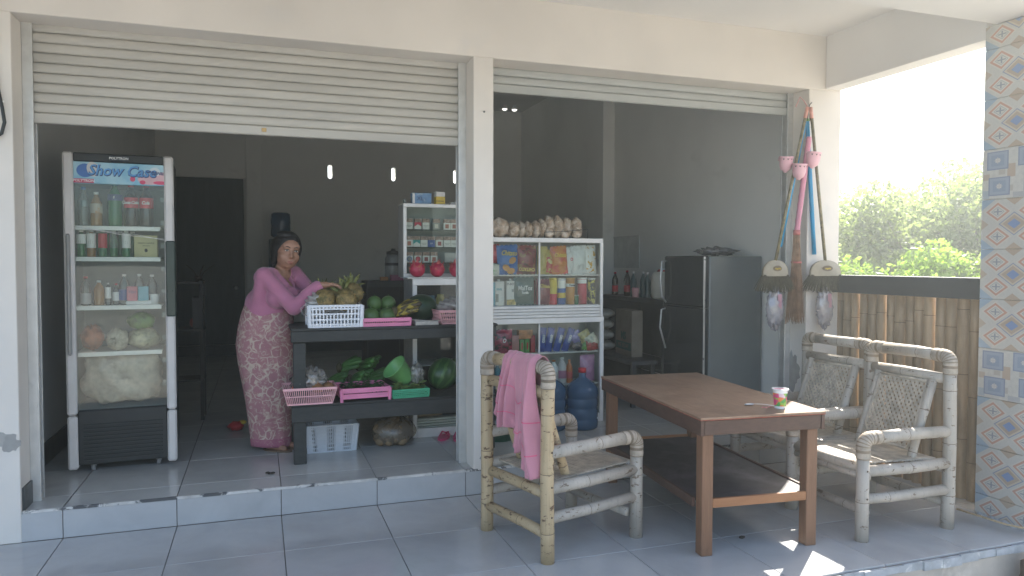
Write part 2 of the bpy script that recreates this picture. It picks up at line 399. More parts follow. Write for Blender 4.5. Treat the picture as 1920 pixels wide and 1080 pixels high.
# back wall with three vent slots
cu = bpy.data.curves.new('bw', 'CURVE'); cu.dimensions = '2D'; cu.fill_mode = 'BOTH'; cu.extrude = .07
def spl(pts):
    s = cu.splines.new('POLY'); s.points.add(len(pts)-1); s.use_cyclic_u = True
    for p, q in zip(s.points, pts): p.co = (q[0], q[1], 0, 1)
spl([(-1.60, -.1), (4.46, -.1), (4.46, 4.2), (-1.60, 4.2)])
for cx, cz, w, h in ((1.075, 3.03, .036, .22), (2.085, 3.03, .036, .22), (3.125, 3.03, .036, .22)):
    spl([(cx+w*math.cos(t), cz+(h/2-w)*(1 if math.sin(t) >= 0 else -1)+w*math.sin(t)) for t in np.linspace(PI*2, 0, 24, endpoint=False)])
t = bpy.data.objects.new('t', cu); COL.objects.link(t)
me = bpy.data.meshes.new_from_object(t.evaluated_get(bpy.context.evaluated_depsgraph_get())); bpy.data.objects.remove(t)
me.materials.clear(); me.materials.append(M_inwall); ob('back_wall', me, sb, (0, 12.07, 0), (PI/2, 0, 0))
bpart('column', M_inwall, (-.18, .045, 11.86, 12.0, Z0, 4.18))
bpart('column', M_inwall, (4.14, 4.30, 8.47, 8.95, Z0, 4.18))
bpart('beam', M_inwall, (-1.43, -.18, 11.9, 12.0, 2.86, 4.18))
dr = bpart('dark_doorway_panel', mat('doorway_dark', (.065, .08, .075), .5, var=.1, stretch=(3, 3, .5)), (-1.30, -.22, 11.955, 11.999, Z0+.16, 2.86))  # panel fills the opening; the dark room beyond is put into its colour
b = B(); b.ell((-.34, 11.93, 1.2), (.03, .03, .03)); part('door_knob', b, M_alu, dr)
bpart('skirting', M_dark, (-1.43, -1.415, 5.12, 11.9, Z0, Z0+.16)); bpart('skirting', M_dark, (-1.41, 4.28, 11.95, 11.985, Z0, Z0+.158)) if False else None
b = B(); b.box(-1.4, -.19, 11.93, 11.953, Z0, Z0+.155); b.box(.05, 4.29, 11.975, 11.998, Z0, Z0+.155); part('skirting', b, M_dark, sb)
b = B(); b.box(4.285, 4.299, 5.2, 8.46, Z0, Z0+.15); b.box(4.285, 4.299, 8.96, 11.9, Z0, Z0+.15); part('skirting', b, M_dark, sb)
# base of the left jamb: dark tile, white skirting
b = B(); b.box(-1.2895, -1.276, 4.80, 5.04, Z0, Z0+.13); part('skirting', b, M_dark, sb)
# flaked plaster on piers: thin ragged cement scars
def scar(seed, cx, cz, w, h, y, axis='y', x=None):
    rr = random.Random(seed); n = 26; pts = []
    for i in range(n):
        a = 2*PI*i/n; k = .65+.45*rr.random(); pts.append((cx+w*k*math.cos(a), cz+h*k*math.sin(a)))
    b = B()
    if axis == 'y': v = [(p[0], y, p[1]) for p in pts]+[(p[0], y+.004, p[1]) for p in pts]
    else: v = [(x, p[0], p[1]) for p in pts]+[(x+.004, p[0], p[1]) for p in pts]
    b.add(v, [tuple(range(n))]+[(i, (i+1) % n, n+(i+1) % n, n+i) for i in range(n)])
    part('plaster_scar', b, M_patch, sb)
scar(1, -1.42, .60, .11, .05, D-.0055); scar(2, -1.33, .57, .045, .06, D-.0058)
scar(5, 4.27, .72, .12, .14, D-.0055); scar(6, 4.21, .55, .06, .10, D-.0058); scar(8, 1.44, .25, .03, .02, D-.0055)
scar(9, 4.93, .70, .10, .17, 0, 'x', 4.1385)
b = B(); b.tube([(1.445, D-.012, 2.61), (1.445, D+.02, 2.61)], .006, 6); part('nail', b, M_black, sb)
# interior lamps
for i, x in enumerate((3.83, 4.0)):
    l = thing('ceiling_lamp', ('left' if i == 0 else 'right')+' one of two small white lamps on the shop ceiling', 'lamp', (x, 11.5, 4.18), group='small ceiling lamps')
    b = B(); b.lathe([(.02, 0), (.025, -.03), (.05, -.06), (.05, -.065)], 12); part('fitting', b, M_white, l)
    m_l = MATS.get('lamp_glow')
    if not m_l:
        m_l, nt, out = _new('lamp_glow'); e = _nd(nt, 'ShaderNodeEmission', i0=(1, .97, .9, 1), i1=.5); nt.links.new(e.outputs[0], out.inputs[0])
    b = B(); b.lathe([(.048, -.066), (.03, -.09), (.004, -.1)], 12); part('bulb', b, m_l, l)

# ================================================================== roller shutters
SY = 5.0
def shutter(name, label, xa, xb, zb, ztop, lock, M_slat=M_slat):
    s = thing(name, label, 'roller shutter', ((xa+xb)/2, SY, Z0))
    w = (xb-xa)/2; z = zb
    b = B(); b.box(-w+.03, w-.03, -.022, .012, zb-Z0, zb+.058-Z0, .006); bar = part('bottom_bar', b, M_slat, s)
    if lock: b = B(); b.box(-.02, .01, -.026, -.021, zb+.02-Z0, zb+.045-Z0, .002); part('lock', b, mat('brass_lock', (.5, .33, .14), .4, metal=.6), bar)
    prof = [(0.0, 0), (-.010, .006), (-.016, .020), (-.016, .038), (-.010, .052), (-.001, .056)]
    bb = B(); L = 2*w-.06; v = []
    for x in (-L/2, L/2): v += [(x, p[0], p[1]) for p in prof]+[(x, p[0]+.006, p[1]) for p in prof[::-1]]
    n = 12; bb.add(v, [(i, (i+1) % n, n+(i+1) % n, n+i) for i in range(n)]+[tuple(range(n)), tuple(range(n, 2*n))])
    me = bb.mesh('slat', M_slat); z = zb+.061
    while z < ztop: ob('slat', me, s, (0, 0, z-Z0)); z += .0585
    for x in (-w, w-.055):
        b = B(); b.box(x, x+.055, -.04, -.028, 0, 2.975-Z0, .002); b.box(x, x+.055, .028, .04, 0, 2.975-Z0, .002); b.box((x if x < 0 else x+.049), (x+.006 if x < 0 else x+.055), -.028, .028, 0, 2.975-Z0)
        part('guide_rail', b, M_alu, s)
    return s
shutter('roller_shutter', 'cream slatted roller shutter half lowered over the left bay', -1.288, 1.370, 2.405, 3.1, True)
shutter('roller_shutter', 'cream slatted roller shutter rolled up under the right bay lintel', 1.513, 4.141, 2.80, 3.1, False, mat('shaded_shutter_slat', (.40, .41, .39), .5, var=.04, vs=3))  # greyer slat copy: the dimness behind the lintel is put into its colour

# ================================================================== porch roof
pr = thing('porch_roof', 'white porch ceiling with plastered beams above the tables', 'roof', (0, 0, 0))
b = B(); b.box(-3.6, 4.30, 2.6, D-.002, 3.40, 3.484); part('ceiling', b, M_ceil, pr)
b = B(); b.box(4.30, 4.46, 3.40, D-.004, 2.985, 3.50, .004); part('side_beam', b, M_ceil, pr)
b = B(); b.box(-3.6, 4.75, 2.95, 3.34, 3.06, 3.399, .006); part('front_beam', b, M_ceil, pr)
b = B(); b.box(-3.8, 5.0, 2.3, 4.69, 3.485, 3.60); part('roof_slab', b, M_cement, pr)

# ================================================================== tiled pillar
def pattern_mat(name, kind):
    m, nt, out = _new(name); tc = _nd(nt, 'ShaderNodeTexCoord'); sx = _nd(nt, 'ShaderNodeSeparateXYZ'); nt.links.new(tc.outputs['Object'], sx.inputs[0])
    u = S(nt, sx.outputs[1])*(1/.42); v = S(nt, sx.outputs[2])*(1/.305)
    au, av = u.abs(), v.abs(); cre = (.56, .53, .47)
    def put(c, mask, col): return _mix(nt, mask.k, c, col)
    if kind == 'diamond':
        n = _noise(nt, tc.outputs['Object'], 60, 3); c = _ramp(nt, n, [(.3, (.50, .48, .43)), (.7, cre)])
        d1 = (au-.25).abs()+(av-.25).abs(); d0 = au+av
        dc = (au*-1+.5)+(av*-1+.5); dm = au+(av*-1+.5); ds = (au*-1+.5)+av
        c = put(c, dm.lt(.13), (.42, .29, .18)); c = put(c, ds.lt(.11), (.44, .33, .22)); c = put(c, dc.lt(.21), (.25, .36, .47))
        c = put(c, d1.lt(.215), (.60, .55, .47)); c = put(c, d1.lt(.185), (.52, .23, .13)); c = put(c, d1.lt(.135), (.62, .58, .50))
        c = put(c, d1.lt(.105), (.33, .34, .33)); c = put(c, d1.lt(.088), (.58, .55, .48))
        star = ((au-.25).abs()*1.0).lt(.012)._o('ADD', (av-.25).abs().lt(.012))._o('MULTIPLY', d1.lt(.07)); c = put(c, star, (.20, .22, .26))
        c = put(c, d0.lt(.235), (.17, .22, .35)); c = put(c, d0.lt(.212), (.55, .45, .31)); c = put(c, d0.lt(.175), (.40, .28, .18)); c = put(c, d0.lt(.10), (.10, .20, .44))
    else:
        c = _ramp(nt, _noise(nt, tc.outputs['Object'], 40, 3), [(.3, (.52, .50, .45)), (.7, (.62, .59, .52))])
        def rect(c, x, y, w, h, col): return put(c, (u-x).abs().lt(w)._o('MULTIPLY', (v-y).abs().lt(h)), col)
        for x, y, w, h, col in ((.06, .05, .06, .13, (.46, .33, .22)), (-.42, .33, .07, .05, (.47, .36, .25)), (.44, -.05, .05, .06, (.47, .36, .25)), (-.06, -.44, .09, .05, (.40, .40, .40)), (-.44, -.40, .06, .09, (.36, .42, .46)), (.20, .03, .05, .05, (.45, .40, .33)), (-.18, .06, .05, .05, (.45, .40, .33)), (.08, -.30, .05, .06, (.45, .40, .33)), (.44, -.40, .05, .08, (.36, .42, .46))): c = rect(c, x, y, w, h, col)
        for x, y in ((-.20, .30), (.27, .27), (-.29, -.20), (.24, -.25)):
            c = rect(c, x, y, .165, .185, (.16, .21, .33)); c = rect(c, x, y, .145, .16, (.27, .33, .43)); c = rect(c, x, y, .10, .11, (.20, .27, .39)); c = rect(c, x, y, .035, .04, (.58, .56, .52)); c = rect(c, x, y, .008, .06, (.5, .48, .44)); c = rect(c, x, y, .05, .009, (.5, .48, .44))
    c = _mix(nt, .30, c, (.50, .50, .48)); _bsdf(nt, out, c, .28, 0, .5); return m
M_pd, M_pb = pattern_mat('diamond_print_tile', 'd' and 'diamond'), pattern_mat('blue_square_print_tile', 'square')
tp = thing('tiled_pillar', 'square porch pillar faced with blue and orange patterned tiles', 'pillar', (4.29, 3.19, 0))
b = B(); b.box(.013, .44, -.215, .215, -.36, 3.058, .004); part('core', b, M_wallw, tp)
PH = .308
for k in range(-1, 11):
    za = .138+PH*(k-1)+PH; zb_ = za+PH; blue = k in (2, 6)
    za = max(za, .004); zb_ = min(zb_, 3.055)
    if zb_-za < .02: continue
    if k == -1: pass
    b = B(); zc = .138+PH*k+PH/2; b.box(0, .012, -.212, .212, za+.0015-zc, zb_-.0015-zc, .001)
    part('tile', b, M_pb if blue else M_pd, tp, (0, 0, zc))
# cement droppings at its foot, bamboo strip tied round it
b = B()
for i in range(14): b.ell((-.006, -.18+.027*i, .006+.006*math.sin(i*2.1)), (.016+.006*math.sin(i*1.3), .022, .014), 8, 5)
part('mortar_splash', b, M_nosing, tp)
b = B(); b.tube([(4.10, 3.37, .06), (4.17, 3.10, .045), (4.262, 2.86, .055), (4.28, 2.70, .06)], .014, 6, flat=.35)
solo('bamboo_strip', b, mat('dry_bamboo_strip', (.52, .40, .24), .6, var=.12, stretch=(1, 8, 8)), 'split bamboo strip lying across the foot of the tiled pillar', 'bamboo strip', (0, 0, 0))
b = B(); b.ell((4.07, 2.83, -.2), (.10, .09, .19), 14, 10, fn=lambda d, t, p: 1+.12*math.sin(5*t+3*p)+.08*math.sin(9*p))
solo('stone', b, mat('brown_stone', (.16, .11, .08), .9, var=.2, vs=12, bump=.6, bs=30), 'rough brown stone below the porch edge by the tiled pillar', 'stone')

# ================================================================== bamboo fence
fx = 4.43
fe = thing('bamboo_fence', 'bamboo pole fence with a dark top rail between pier and pillar', 'fence', (fx, 4.1, 0))
M_rail = mat('dark_rail_paint', (.035, .04, .045), .55, var=.15, vs=5, stretch=(1, .3, 1))
b = B(); b.box(-.06, .03, -.685, .662, 1.357, 1.497, .004); part('top_rail', b, M_rail, fe)
M_bf = mat('brown_fence_bamboo', (.36, .26, .16), .5, var=.2, vs=3, stretch=(4, 4, .7), col2=(.19, .13, .075), c2s=2.5, c2t=(.5, .75))
M_node = mat('bamboo_node_line', (.09, .06, .035), .8, var=.2)
def bamboo(b, p0, p1, r, nodes=3, seed=0, n=12, wob=.004):
    """one pole; material slot 1 marks the node lines"""
    rr = random.Random(seed); p0, p1 = Vector(p0), Vector(p1); L = (p1-p0).length; ts = {0: 1.0, 1: 1.0}
    off = rr.random()
    for k in range(nodes):
        t = (k+.35+.4*off)/nodes
        if .03 < t < .97:
            e = .012/L
            for dt, kk in ((-2.4*e, 1.0), (-.5*e, 1.035), (-.12*e, .985), (.12*e, .985), (.5*e, 1.05), (2.4*e, 1.0)): ts[t+dt] = kk
    tl = sorted(ts); ax = (p1-p0).normalized(); sd = ax.orthogonal().normalized(); s2 = ax.cross(sd)
    ph = rr.random()*6; pts = [p0+(p1-p0)*t+(sd*math.sin(ph+3*t)+s2*math.cos(ph+2.3*t))*wob*math.sin(PI*t) for t in tl]
    f0 = len(b.f); b.tube(pts, [r*ts[t]*(1-.05*t) for t in tl], n)
    if nodes:
        for i in range(len(tl)-1):
            if abs(ts[tl[i]]-.985) < 1e-6 and abs(ts[tl[i+1]]-.985) < 1e-6:
                for q in range(n): b.m[f0+i*n+q] = 1
    return b
y = -.64; i = 0
while y < .66:
    r = .037+.010*random.random(); y += r
    b = B(); bamboo(b, (.075+.012*random.random(), y+.01*random.uniform(-1, 1), -.36), (.075, y, 1.40), r, 4, i)
    part('pole', b, [M_bf, M_node], fe); y += r+.003+(.010 if i in (4, 9, 12) else 0); i += 1
b = B(); b.box(.12, .16, -.66, .64, .3, .37); part('lower_rail', b, M_rail, fe)

# ================================================================== bamboo armchairs
def bamboo_mat(name, col, colb, patch, pt):
    m, nt, out = _new(name); v = _coord(nt, True, (1, 1, .35))
    c = _ramp(nt, _noise(nt, v, 9, 5), [(.3, col), (.7, colb)])
    v2 = _coord(nt, True, (1, 1, 2.2)); f = _ramp(nt, _noise(nt, v2, 16, 5, .7, .3), [(pt, 0.0), (pt+.04, 1.0)])
    c = _mix(nt, f, c, patch)
    f2 = _ramp(nt, _noise(nt, _coord(nt, True, (30, 30, 1.2)), 3, 3), [(.55, 0.0), (.7, .35)]); c = _mix(nt, f2, c, [x*.6 for x in col])
    _bsdf(nt, out, c, .5, 0, .4, _bump(nt, _noise(nt, _coord(nt, True, (40, 40, 2)), 4, 3), .15, .003)); return m
M_bw = bamboo_mat('weathered_pale_bamboo', (.35, .31, .26), (.49, .44, .375), (.17, .12, .08), .60)
M_by = bamboo_mat('mottled_yellow_bamboo', (.44, .325, .185), (.52, .40, .245), (.12, .065, .035), .575)
M_bind = mat('rattan_binding', (.40, .34, .27), .65, var=.18, vs=20, bump=.5, bs=120)
M_gap = mat('rattan_gap', (.22, .17, .12), .8, var=.2)
M_strip = mat('bamboo_lattice_strip', (.46, .40, .32), .6, var=.2, vs=14)
def elbow(b, c, da, db, R, r, n=9):
    """wrapped right-angle corner from direction da to direction db about point c"""
    c, da, db = Vector(c), Vector(da).normalized(), Vector(db).normalized(); pts = []; rs = []
    L = .065
    pts.append(c-da*(R+L)); rs.append(r*1.05)
    for j in range(4): pts.append(c-da*(R+L-.004-L*j/4)); rs.append(r*(1.10 if j % 2 else 1.04))
    for i in range(n*2+1):
        t = i/(n*2)*PI/2; pts.append(c-da*R+da*R*math.sin(t)+db*R*(1-math.cos(t))); rs.append(r*(1.10 if i % 2 else 1.03))
    for j in range(4): pts.append(c+db*(R+L*(j+1)/4-.004)); rs.append(r*(1.04 if j % 2 else 1.10))
    pts.append(c+db*(R+L)); rs.append(r*1.05)
    f0 = len(b.f); b.tube(pts, rs, 12)
    for i in range(len(pts)-1):
        if i % 3 == 0:
            for q in range(12): b.m[f0+i*12+q] = 1
def armchair(label, loc, rz, back_m, seed):
    c = thing('bamboo_armchair', label, 'chair', loc, rz, 'bamboo armchairs on the porch')
    hd, hw, H, A, r = .325, .295, 1.035, .59, .0375
    sd = [seed*100]
    def pole(name, p0, p1, rr=r, nodes=2, m=M_bw):
        sd[0] += 1; b = B(); bamboo(b, p0, p1, rr, nodes, sd[0], 12, .005); o = part(name, b, [m, M_node], c); return o
    for s in (-1, 1):
        pole('leg', (-hd, s*hw, 0), (-hd, s*hw, H-.09), r, 3, back_m); pole('leg', (hd, s*hw, 0), (hd, s*hw, A-.09), r, 1)
        b = B(); elbow(b, (-hd, s*hw, H), (0, 0, 1), (0, -s, 0), .042, r); part('binding', b, [M_bind, M_gap], c)
        b = B(); elbow(b, (hd, s*hw, A), (0, 0, 1), (-1, 0, 0), .05, r); part('binding', b, [M_bind, M_gap], c)
        pole('armrest', (hd-.10, s*hw, A), (-hd+.01, s*hw, A-.005), r*.97, 1)
        pole('side_rail', (-hd+.02, s*hw, .395), (hd-.01, s*hw, .40), r*.9, 1); pole('side_rail', (-hd+.02, s*hw, .235), (hd-.01, s*hw, .24), r*.82, 1)
    pole('top_rail', (-hd, -hw+.10, H), (-hd, hw-.10, H), r, 1, back_m)
    pole('front_rail', (hd-.01, -hw-.03, .372), (hd-.01, hw+.03, .372), r*.6, 1); pole('seat_rail', (hd-.015, -hw+.02, .415), (hd-.015, hw-.02, .415), r*.8, 1)
    pole('stretcher', (-hd, -hw+.02, .15), (-hd, hw-.02, .15), r*.78, 1, back_m); pole('stretcher', (hd-.05, -hw+.02, .15), (hd-.05, hw-.02, .15), r*.7, 1)
    pole('rear_rail', (-hd+.01, -hw+.02, .36), (-hd+.01, hw-.02, .36), r*.82, 1, back_m)
    # seat of split slats
    b = B(); n = 27
    for i in range(n):
        x = hd-.03-i*(2*hd-.09)/n; b.box(x-.019, x, -hw+.03+.006*random.random(), hw-.03-.006*random.random(), .432-.02*i/n, .440-.02*i/n+.002*random.random(), .002)
    part('seat', b, M_strip, c)
    # reclined backrest: head bar, two stiles, lattice panel
    Pt, Pb = Vector((-hd+.03, 0, .905)), Vector((-.12, 0, .43)); ax = (Pb-Pt)
    pole('back_bar', (-hd+.01, -hw+.03, .90), (-hd+.01, hw-.03, .90), r*.9, 1, back_m)
    for s in (-1, 1): pole('stile', Pt+Vector((0, s*.205, -.02)), Pb+Vector((0, s*.205, -.05)), r*.72, 2, back_m)
    nrm = ax.cross(Vector((0, 1, 0))).normalized(); Lx = ax.length; u = ax.normalized()
    bk = part('lattice', B(), M_strip, c)
    b = B(); hwid = .178
    def strip(p, q, off):
        P, Q = Pt+u*p[1]+Vector((0, p[0], 0))+nrm*off, Pt+u*q[1]+Vector((0, q[0], 0))+nrm*off
        d = (Q-P); l = d.length
        if l < .02: return
        d.normalize(); w = d.cross(nrm)*.0072; h = nrm*.0014
        b.add([P-w-h, P+w-h, P+w+h, P-w+h, Q-w-h, Q+w-h, Q+w+h, Q-w+h], [(0, 3, 2, 1), (4, 5, 6, 7), (0, 1, 5, 4), (1, 2, 6, 5), (2, 3, 7, 6), (3, 0, 4, 7)])
    v0, v1 = .035, Lx-.04
    for sgn, off in ((1, .002), (-1, -.002)):
        k = -1.2
        while k < 1.2:
            # line y = sgn*(v-v0)*.8 + k clipped to the panel
            pts = []
            for vv in (v0, v1):
                yy = sgn*(vv-v0)*.8+k
                if abs(yy) <= hwid: pts.append((yy, vv))
            for yy in (-hwid, hwid):
                vv = (yy-k)/(sgn*.8)+v0
                if v0 < vv < v1: pts.append((yy, vv))
            if len(pts) >= 2: strip(pts[0], pts[1], off)
            k += .034
    bk.data = b.mesh('lattice', M_strip)
    b = B()
    for p, q in (((-hwid, v0), (hwid, v0)), ((-hwid, v1), (hwid, v1)), ((-hwid, v0), (-hwid, v1)), ((hwid, v0), (hwid, v1))):
        P, Q = Pt+u*p[1]+Vector((0, p[0], 0)), Pt+u*q[1]+Vector((0, q[0], 0)); b.tube([P+(P-Q).normalized()*.01, Q-(P-Q).normalized()*.01], .0095, 6)
    part('panel_frame', b, M_strip, c)
    b = B()
    for s in (-1, 1):
        for x, z in ((-hd, .40), (-hd, .24), (-hd, .585), (hd, .40), (hd, .24)): b.ell((x, s*(hw+r*.97), z+.01), (.006, .003, .006), 8, 4)
    part('peg', b, M_node, c, kind='stuff')
    return c
armchair('bamboo armchair nearest the tiled pillar, sunlight on its seat', (3.575, 3.565, 0), PI, M_bw, 1)
armchair('bamboo armchair against the fence, farther one partly behind the table', (3.60, 4.195, 0), PI+.03, M_bw, 2)
CH_L = armchair('mottled yellow bamboo armchair with pink cloth over its back', (1.662, 3.94, 0), math.radians(16), M_by, 3)

# pink ruffled cloth over the near end of the left chair's top rail
M_cloth = mat('dusty_pink_cloth', (.55, .235, .29), .85, var=.06, vs=5, bump=.25, bs=240, sheen=.3, rvar=.03, bd=.0015)
M_rib = mat('bright_pink_ribbon', (.64, .12, .22), .7, var=.08)
cl = thing('pink_cloth', 'dusty pink ruffled cloth hanging over the left bamboo chair', 'cloth', (1.662, 3.94, 0), math.radians(16))
def clothpt(u, v, off=0):
    """u along the rail (near post to middle), v over the rail: 0 = front hem, 1 = outer hem"""
    y = -.238+.31*u; xr, zr, rr = -.325, 1.036, .045
    Lf = .50-.12*u; Lb = .585-.30*u+.03*math.sin(u*17); Lt = rr*PI; s = v*(Lf+Lt+Lb)
    if s < Lf: x, z, nx, nz, dr_ = xr+rr, zr-(Lf-s), 1, 0, (Lf-s)
    elif s < Lf+Lt:
        a = (s-Lf)/rr; x, z, nx, nz, dr_ = xr+rr*math.cos(a), zr+rr*math.sin(a), math.cos(a), math.sin(a), 0
    else: x, z, nx, nz, dr_ = xr-rr, zr-(s-Lf-Lt), -1, 0, s-Lf-Lt
    amp = .007+.034*min(1, dr_/.3); ph = u*27+4*math.sin(u*6+1)+dr_*4*math.sin(u*5+2)
    amp *= .55+.45*math.sin(u*9.3+.6+dr_*2); w = math.sin(ph)*amp+.3*amp*math.sin(u*47+dr_*11)
    hem = max(0, (dr_-(Lb if nx < 0 else Lf)+.085)/.085); w += hem*.012*math.sin(u*95+dr_*20)
    spread = dr_*(.10*(u-.35)+.05*math.sin(u*9)); ww = w+off+.012*min(1, dr_/.2)
    if nx < 0: y += .11*dr_*u-.02*dr_
    else: y -= .03*dr_
    if nx > 0: ww = ww*.6-.35*dr_*.35*0+.012
    return (x+nx*ww, y+spread, z+nz*(ww+.004))
b = B(); b.sheet(lambda u, v: clothpt(u, v), 70, 80); o = part('cloth_body', b, M_cloth, cl); sm = o.modifiers.new('thick', 'SOLIDIFY'); sm.thickness = .0015
b = B()
for vc in (.90, .76):
    b.sheet(lambda u, v: clothpt(u*.96+.02, vc+.006*(v-.5)-(.03*u if vc < .8 else 0), .004), 70, 2)
part('ribbon_trim', b, M_rib, cl)

# ================================================================== wooden table
def woodmat(name, a, bcol, rough=.5, stretch=(12, 1, 12), stain=None, st=(.5, .7), ss=3):
    m, nt, out = _new(name); v = _coord(nt, True, stretch); n = _noise(nt, v, 3.5, 7, .65, 1.2)
    c = _ramp(nt, n, [(.3, a), (.7, bcol)])
    if stain: c = _mix(nt, _ramp(nt, _noise(nt, _coord(nt), ss, 6, .65), [(st[0], 0.0), (st[1], 1.0)]), c, stain)
    r = _ramp(nt, _noise(nt, _coord(nt), 7, 4), [(.3, rough-.03), (.7, rough+.03)])
    _bsdf(nt, out, c, r, 0, .45, _bump(nt, n, .12, .003)); return m
M_top = woodmat('worn_plywood_top', (.27, .165, .105), (.36, .24, .16), .36, (6, 1.2, 6), (.17, .10, .065), (.48, .75))
M_leg = woodmat('orange_brown_timber', (.17, .082, .043), (.25, .13, .072), .5, (10, 10, 1))
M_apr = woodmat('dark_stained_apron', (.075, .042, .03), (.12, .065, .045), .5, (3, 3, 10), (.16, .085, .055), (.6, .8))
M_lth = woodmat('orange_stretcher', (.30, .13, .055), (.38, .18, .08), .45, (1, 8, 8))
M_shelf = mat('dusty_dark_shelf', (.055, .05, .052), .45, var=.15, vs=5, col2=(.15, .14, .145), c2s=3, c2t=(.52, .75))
tb = thing('wooden_table', 'brown wooden table with lower shelf standing on the porch', 'table', (2.665, 4.045, 0), math.radians(-5.2))
w, l, h = .385, .745, .765
b = B(); b.box(-w, w, -l, l, h-.012, h, .002); part('tabletop', b, M_top, tb)
b = B(); b.box(-w+.002, w-.002, -l+.001, l-.001, h-.0165, h-.0125); part('top_edge', b, mat('chipped_red_edge', (.36, .10, .06), .6, var=.25, vs=30), tb)
for x in (-1, 1):
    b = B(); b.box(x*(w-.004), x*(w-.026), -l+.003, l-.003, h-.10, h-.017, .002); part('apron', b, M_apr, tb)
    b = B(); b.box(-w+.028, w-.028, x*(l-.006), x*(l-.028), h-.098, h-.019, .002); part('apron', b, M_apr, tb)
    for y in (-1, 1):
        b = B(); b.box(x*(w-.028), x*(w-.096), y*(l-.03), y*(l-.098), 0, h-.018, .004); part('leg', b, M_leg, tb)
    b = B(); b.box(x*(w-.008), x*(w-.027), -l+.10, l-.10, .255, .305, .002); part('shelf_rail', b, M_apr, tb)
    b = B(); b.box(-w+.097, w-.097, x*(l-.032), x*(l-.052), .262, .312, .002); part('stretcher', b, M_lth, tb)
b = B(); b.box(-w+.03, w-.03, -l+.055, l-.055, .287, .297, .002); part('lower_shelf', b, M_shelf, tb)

# paper-thin ice cream cup and white spoon on the table
cp = thing('printed_cup', 'small plastic dessert cup printed with pink and green fruit on the table', 'cup', (2.80, 3.43, .7655))
def fruitprint():
    m, nt, out = _new('fruit_print'); v = _coord(nt); vo = _nd(nt, 'ShaderNodeTexVoronoi'); vo.inputs['Scale'].default_value = 38; nt.links.new(v, vo.inputs['Vector'])
    sx = _nd(nt, 'ShaderNodeSeparateColor'); nt.links.new(vo.outputs['Color'], sx.inputs[0])
    c = _ramp(nt, sx.outputs[0], [(0, (.10, .38, .10)), (.35, (.70, .08, .22)), (.55, (.30, .50, .08)), (.72, (.75, .25, .08)), (.86, (.75, .55, .60))], 'CONSTANT')
    _bsdf(nt, out, c, .35); return m
b = B(); b.lathe([(.030, 0), (.030, .004), (.041, .105), (.041, .108)], 24, caps=False); b.lathe([(.0, .003), (.03, .003)], 24, caps=False); part('cup_wall', b, M_text_w, cp)
b = B(); b.lathe([(.0322, .014), (.0402, .088)], 24, caps=False); part('print_band', b, fruitprint(), cp)
b = B(); b.lathe([(.041, .105), (.047, .105), (.048, .110), (.044, .112), (.039, .110)], 24, caps=False); part('rim', b, M_text_w, cp)
b = B(); b.lathe([(.0, .109), (.0385, .108)], 24, caps=False); part('pink_lid_film', b, mat('torn_pink_foil', (.72, .35, .42), .35, var=.2, vs=40), cp)
b = B()
def spoon(u, v):
    s = u*.2; wdt = (.019*math.sin(min(1, s/.055)*PI*.93+.15) if s < .052 else .0045+.002*(s-.05)/.15)
    return (-s if False else s, (v-.5)*2*wdt, .006+(.014 if s > .05 else .014*s/.05)*0+.008*math.sin(u*PI)-(.005*(1-(2*v-1)**2) if s < .05 else 0))
b.sheet(spoon, 26, 6)
o = solo('plastic_spoon', b, M_white, 'white plastic spoon lying beside the dessert cup', 'spoon', (2.662, 3.565, .766), math.radians(-46)); sm = o.modifiers.new('thick', 'SOLIDIFY'); sm.thickness = .0015
b = B()
for i in range(5): b.ell((.012*math.cos(i*1.9)+.014*i, .01*math.sin(i*2.3), .003), (.008+.003*(i % 2), .005, .003), 8, 5)
solo('foil_scraps', b, mat('pink_scraps', (.65, .25, .25), .5, var=.25, vs=60), 'torn pink foil scraps beside the spoon on the table', 'scraps', (2.70, 3.455, .766))

# ================================================================== glass door drinks fridge
FR = Matrix.Translation((-.885, 5.54, Z0)) @ Matrix.Rotation(math.radians(3.5), 4, 'Z')
def frp(x, y, z): return FR @ Vector((x, y, z))
fr = thing('display_refrigerator', 'tall glass door drinks refrigerator with blue sign header', 'refrigerator', FR.translation, math.radians(3.5))
M_frame = mat('greyed_white_frame', (.66, .63, .60), .4, var=.06, vs=4, col2=(.30, .27, .25), c2s=7, c2t=(.68, .78))
M_fin = mat('fridge_liner', (.30, .33, .31), .5, var=.06)
M_glass = glass('fridge_glass', (.94, .97, .95), .012, 1.2)
w = .325; dp = .58; ht = 2.14
b = B(); b.box(-w, -w+.02, .05, dp, .08, ht-.02, .004); b.box(w-.02, w, .05, dp, .08, ht-.02, .004); b.box(-w+.02, w-.02, dp-.02, dp, .08, ht-.02); b.box(-w+.02, w-.02, .05, dp-.02, .08, .10); b.box(-w+.02, w-.02, .05, dp-.02, ht-.05, ht-.02)
part('cabinet', b, [M_black], fr)
b = B(); b.box(-w+.021, -w+.03, .06, dp-.03, .42, 1.95); b.box(w-.03, w-.021, .06, dp-.03, .42, 1.95); b.box(-w+.03, w-.03, dp-.03, dp-.021, .42, 1.95); b.box(-w+.03, w-.03, .06, dp-.03, .40, .42); b.box(-w+.03, w-.03, .06, dp-.03, 1.95, 1.96)
part('liner', b, M_fin, fr)
for s in (-1, 1):
    b = B(); x0, x1 = (-w-.005, -w+.055) if s < 0 else (w-.055, w+.005)
    b.box(x0, x1, -.02, .05, .395, ht, .012); o = part('door_stile', b, M_frame, fr)
    b = B(); b.box(x0, x1, -.015, .05, .03, .388, .012); part('base_stile', b, M_frame, fr)
b = B(); b.box(-w+.012, -w+.036, -.05, -.024, .80, 1.60, .008); part('handle', b, mat('grey_handle', (.34, .34, .33), .35, metal=.4), fr)
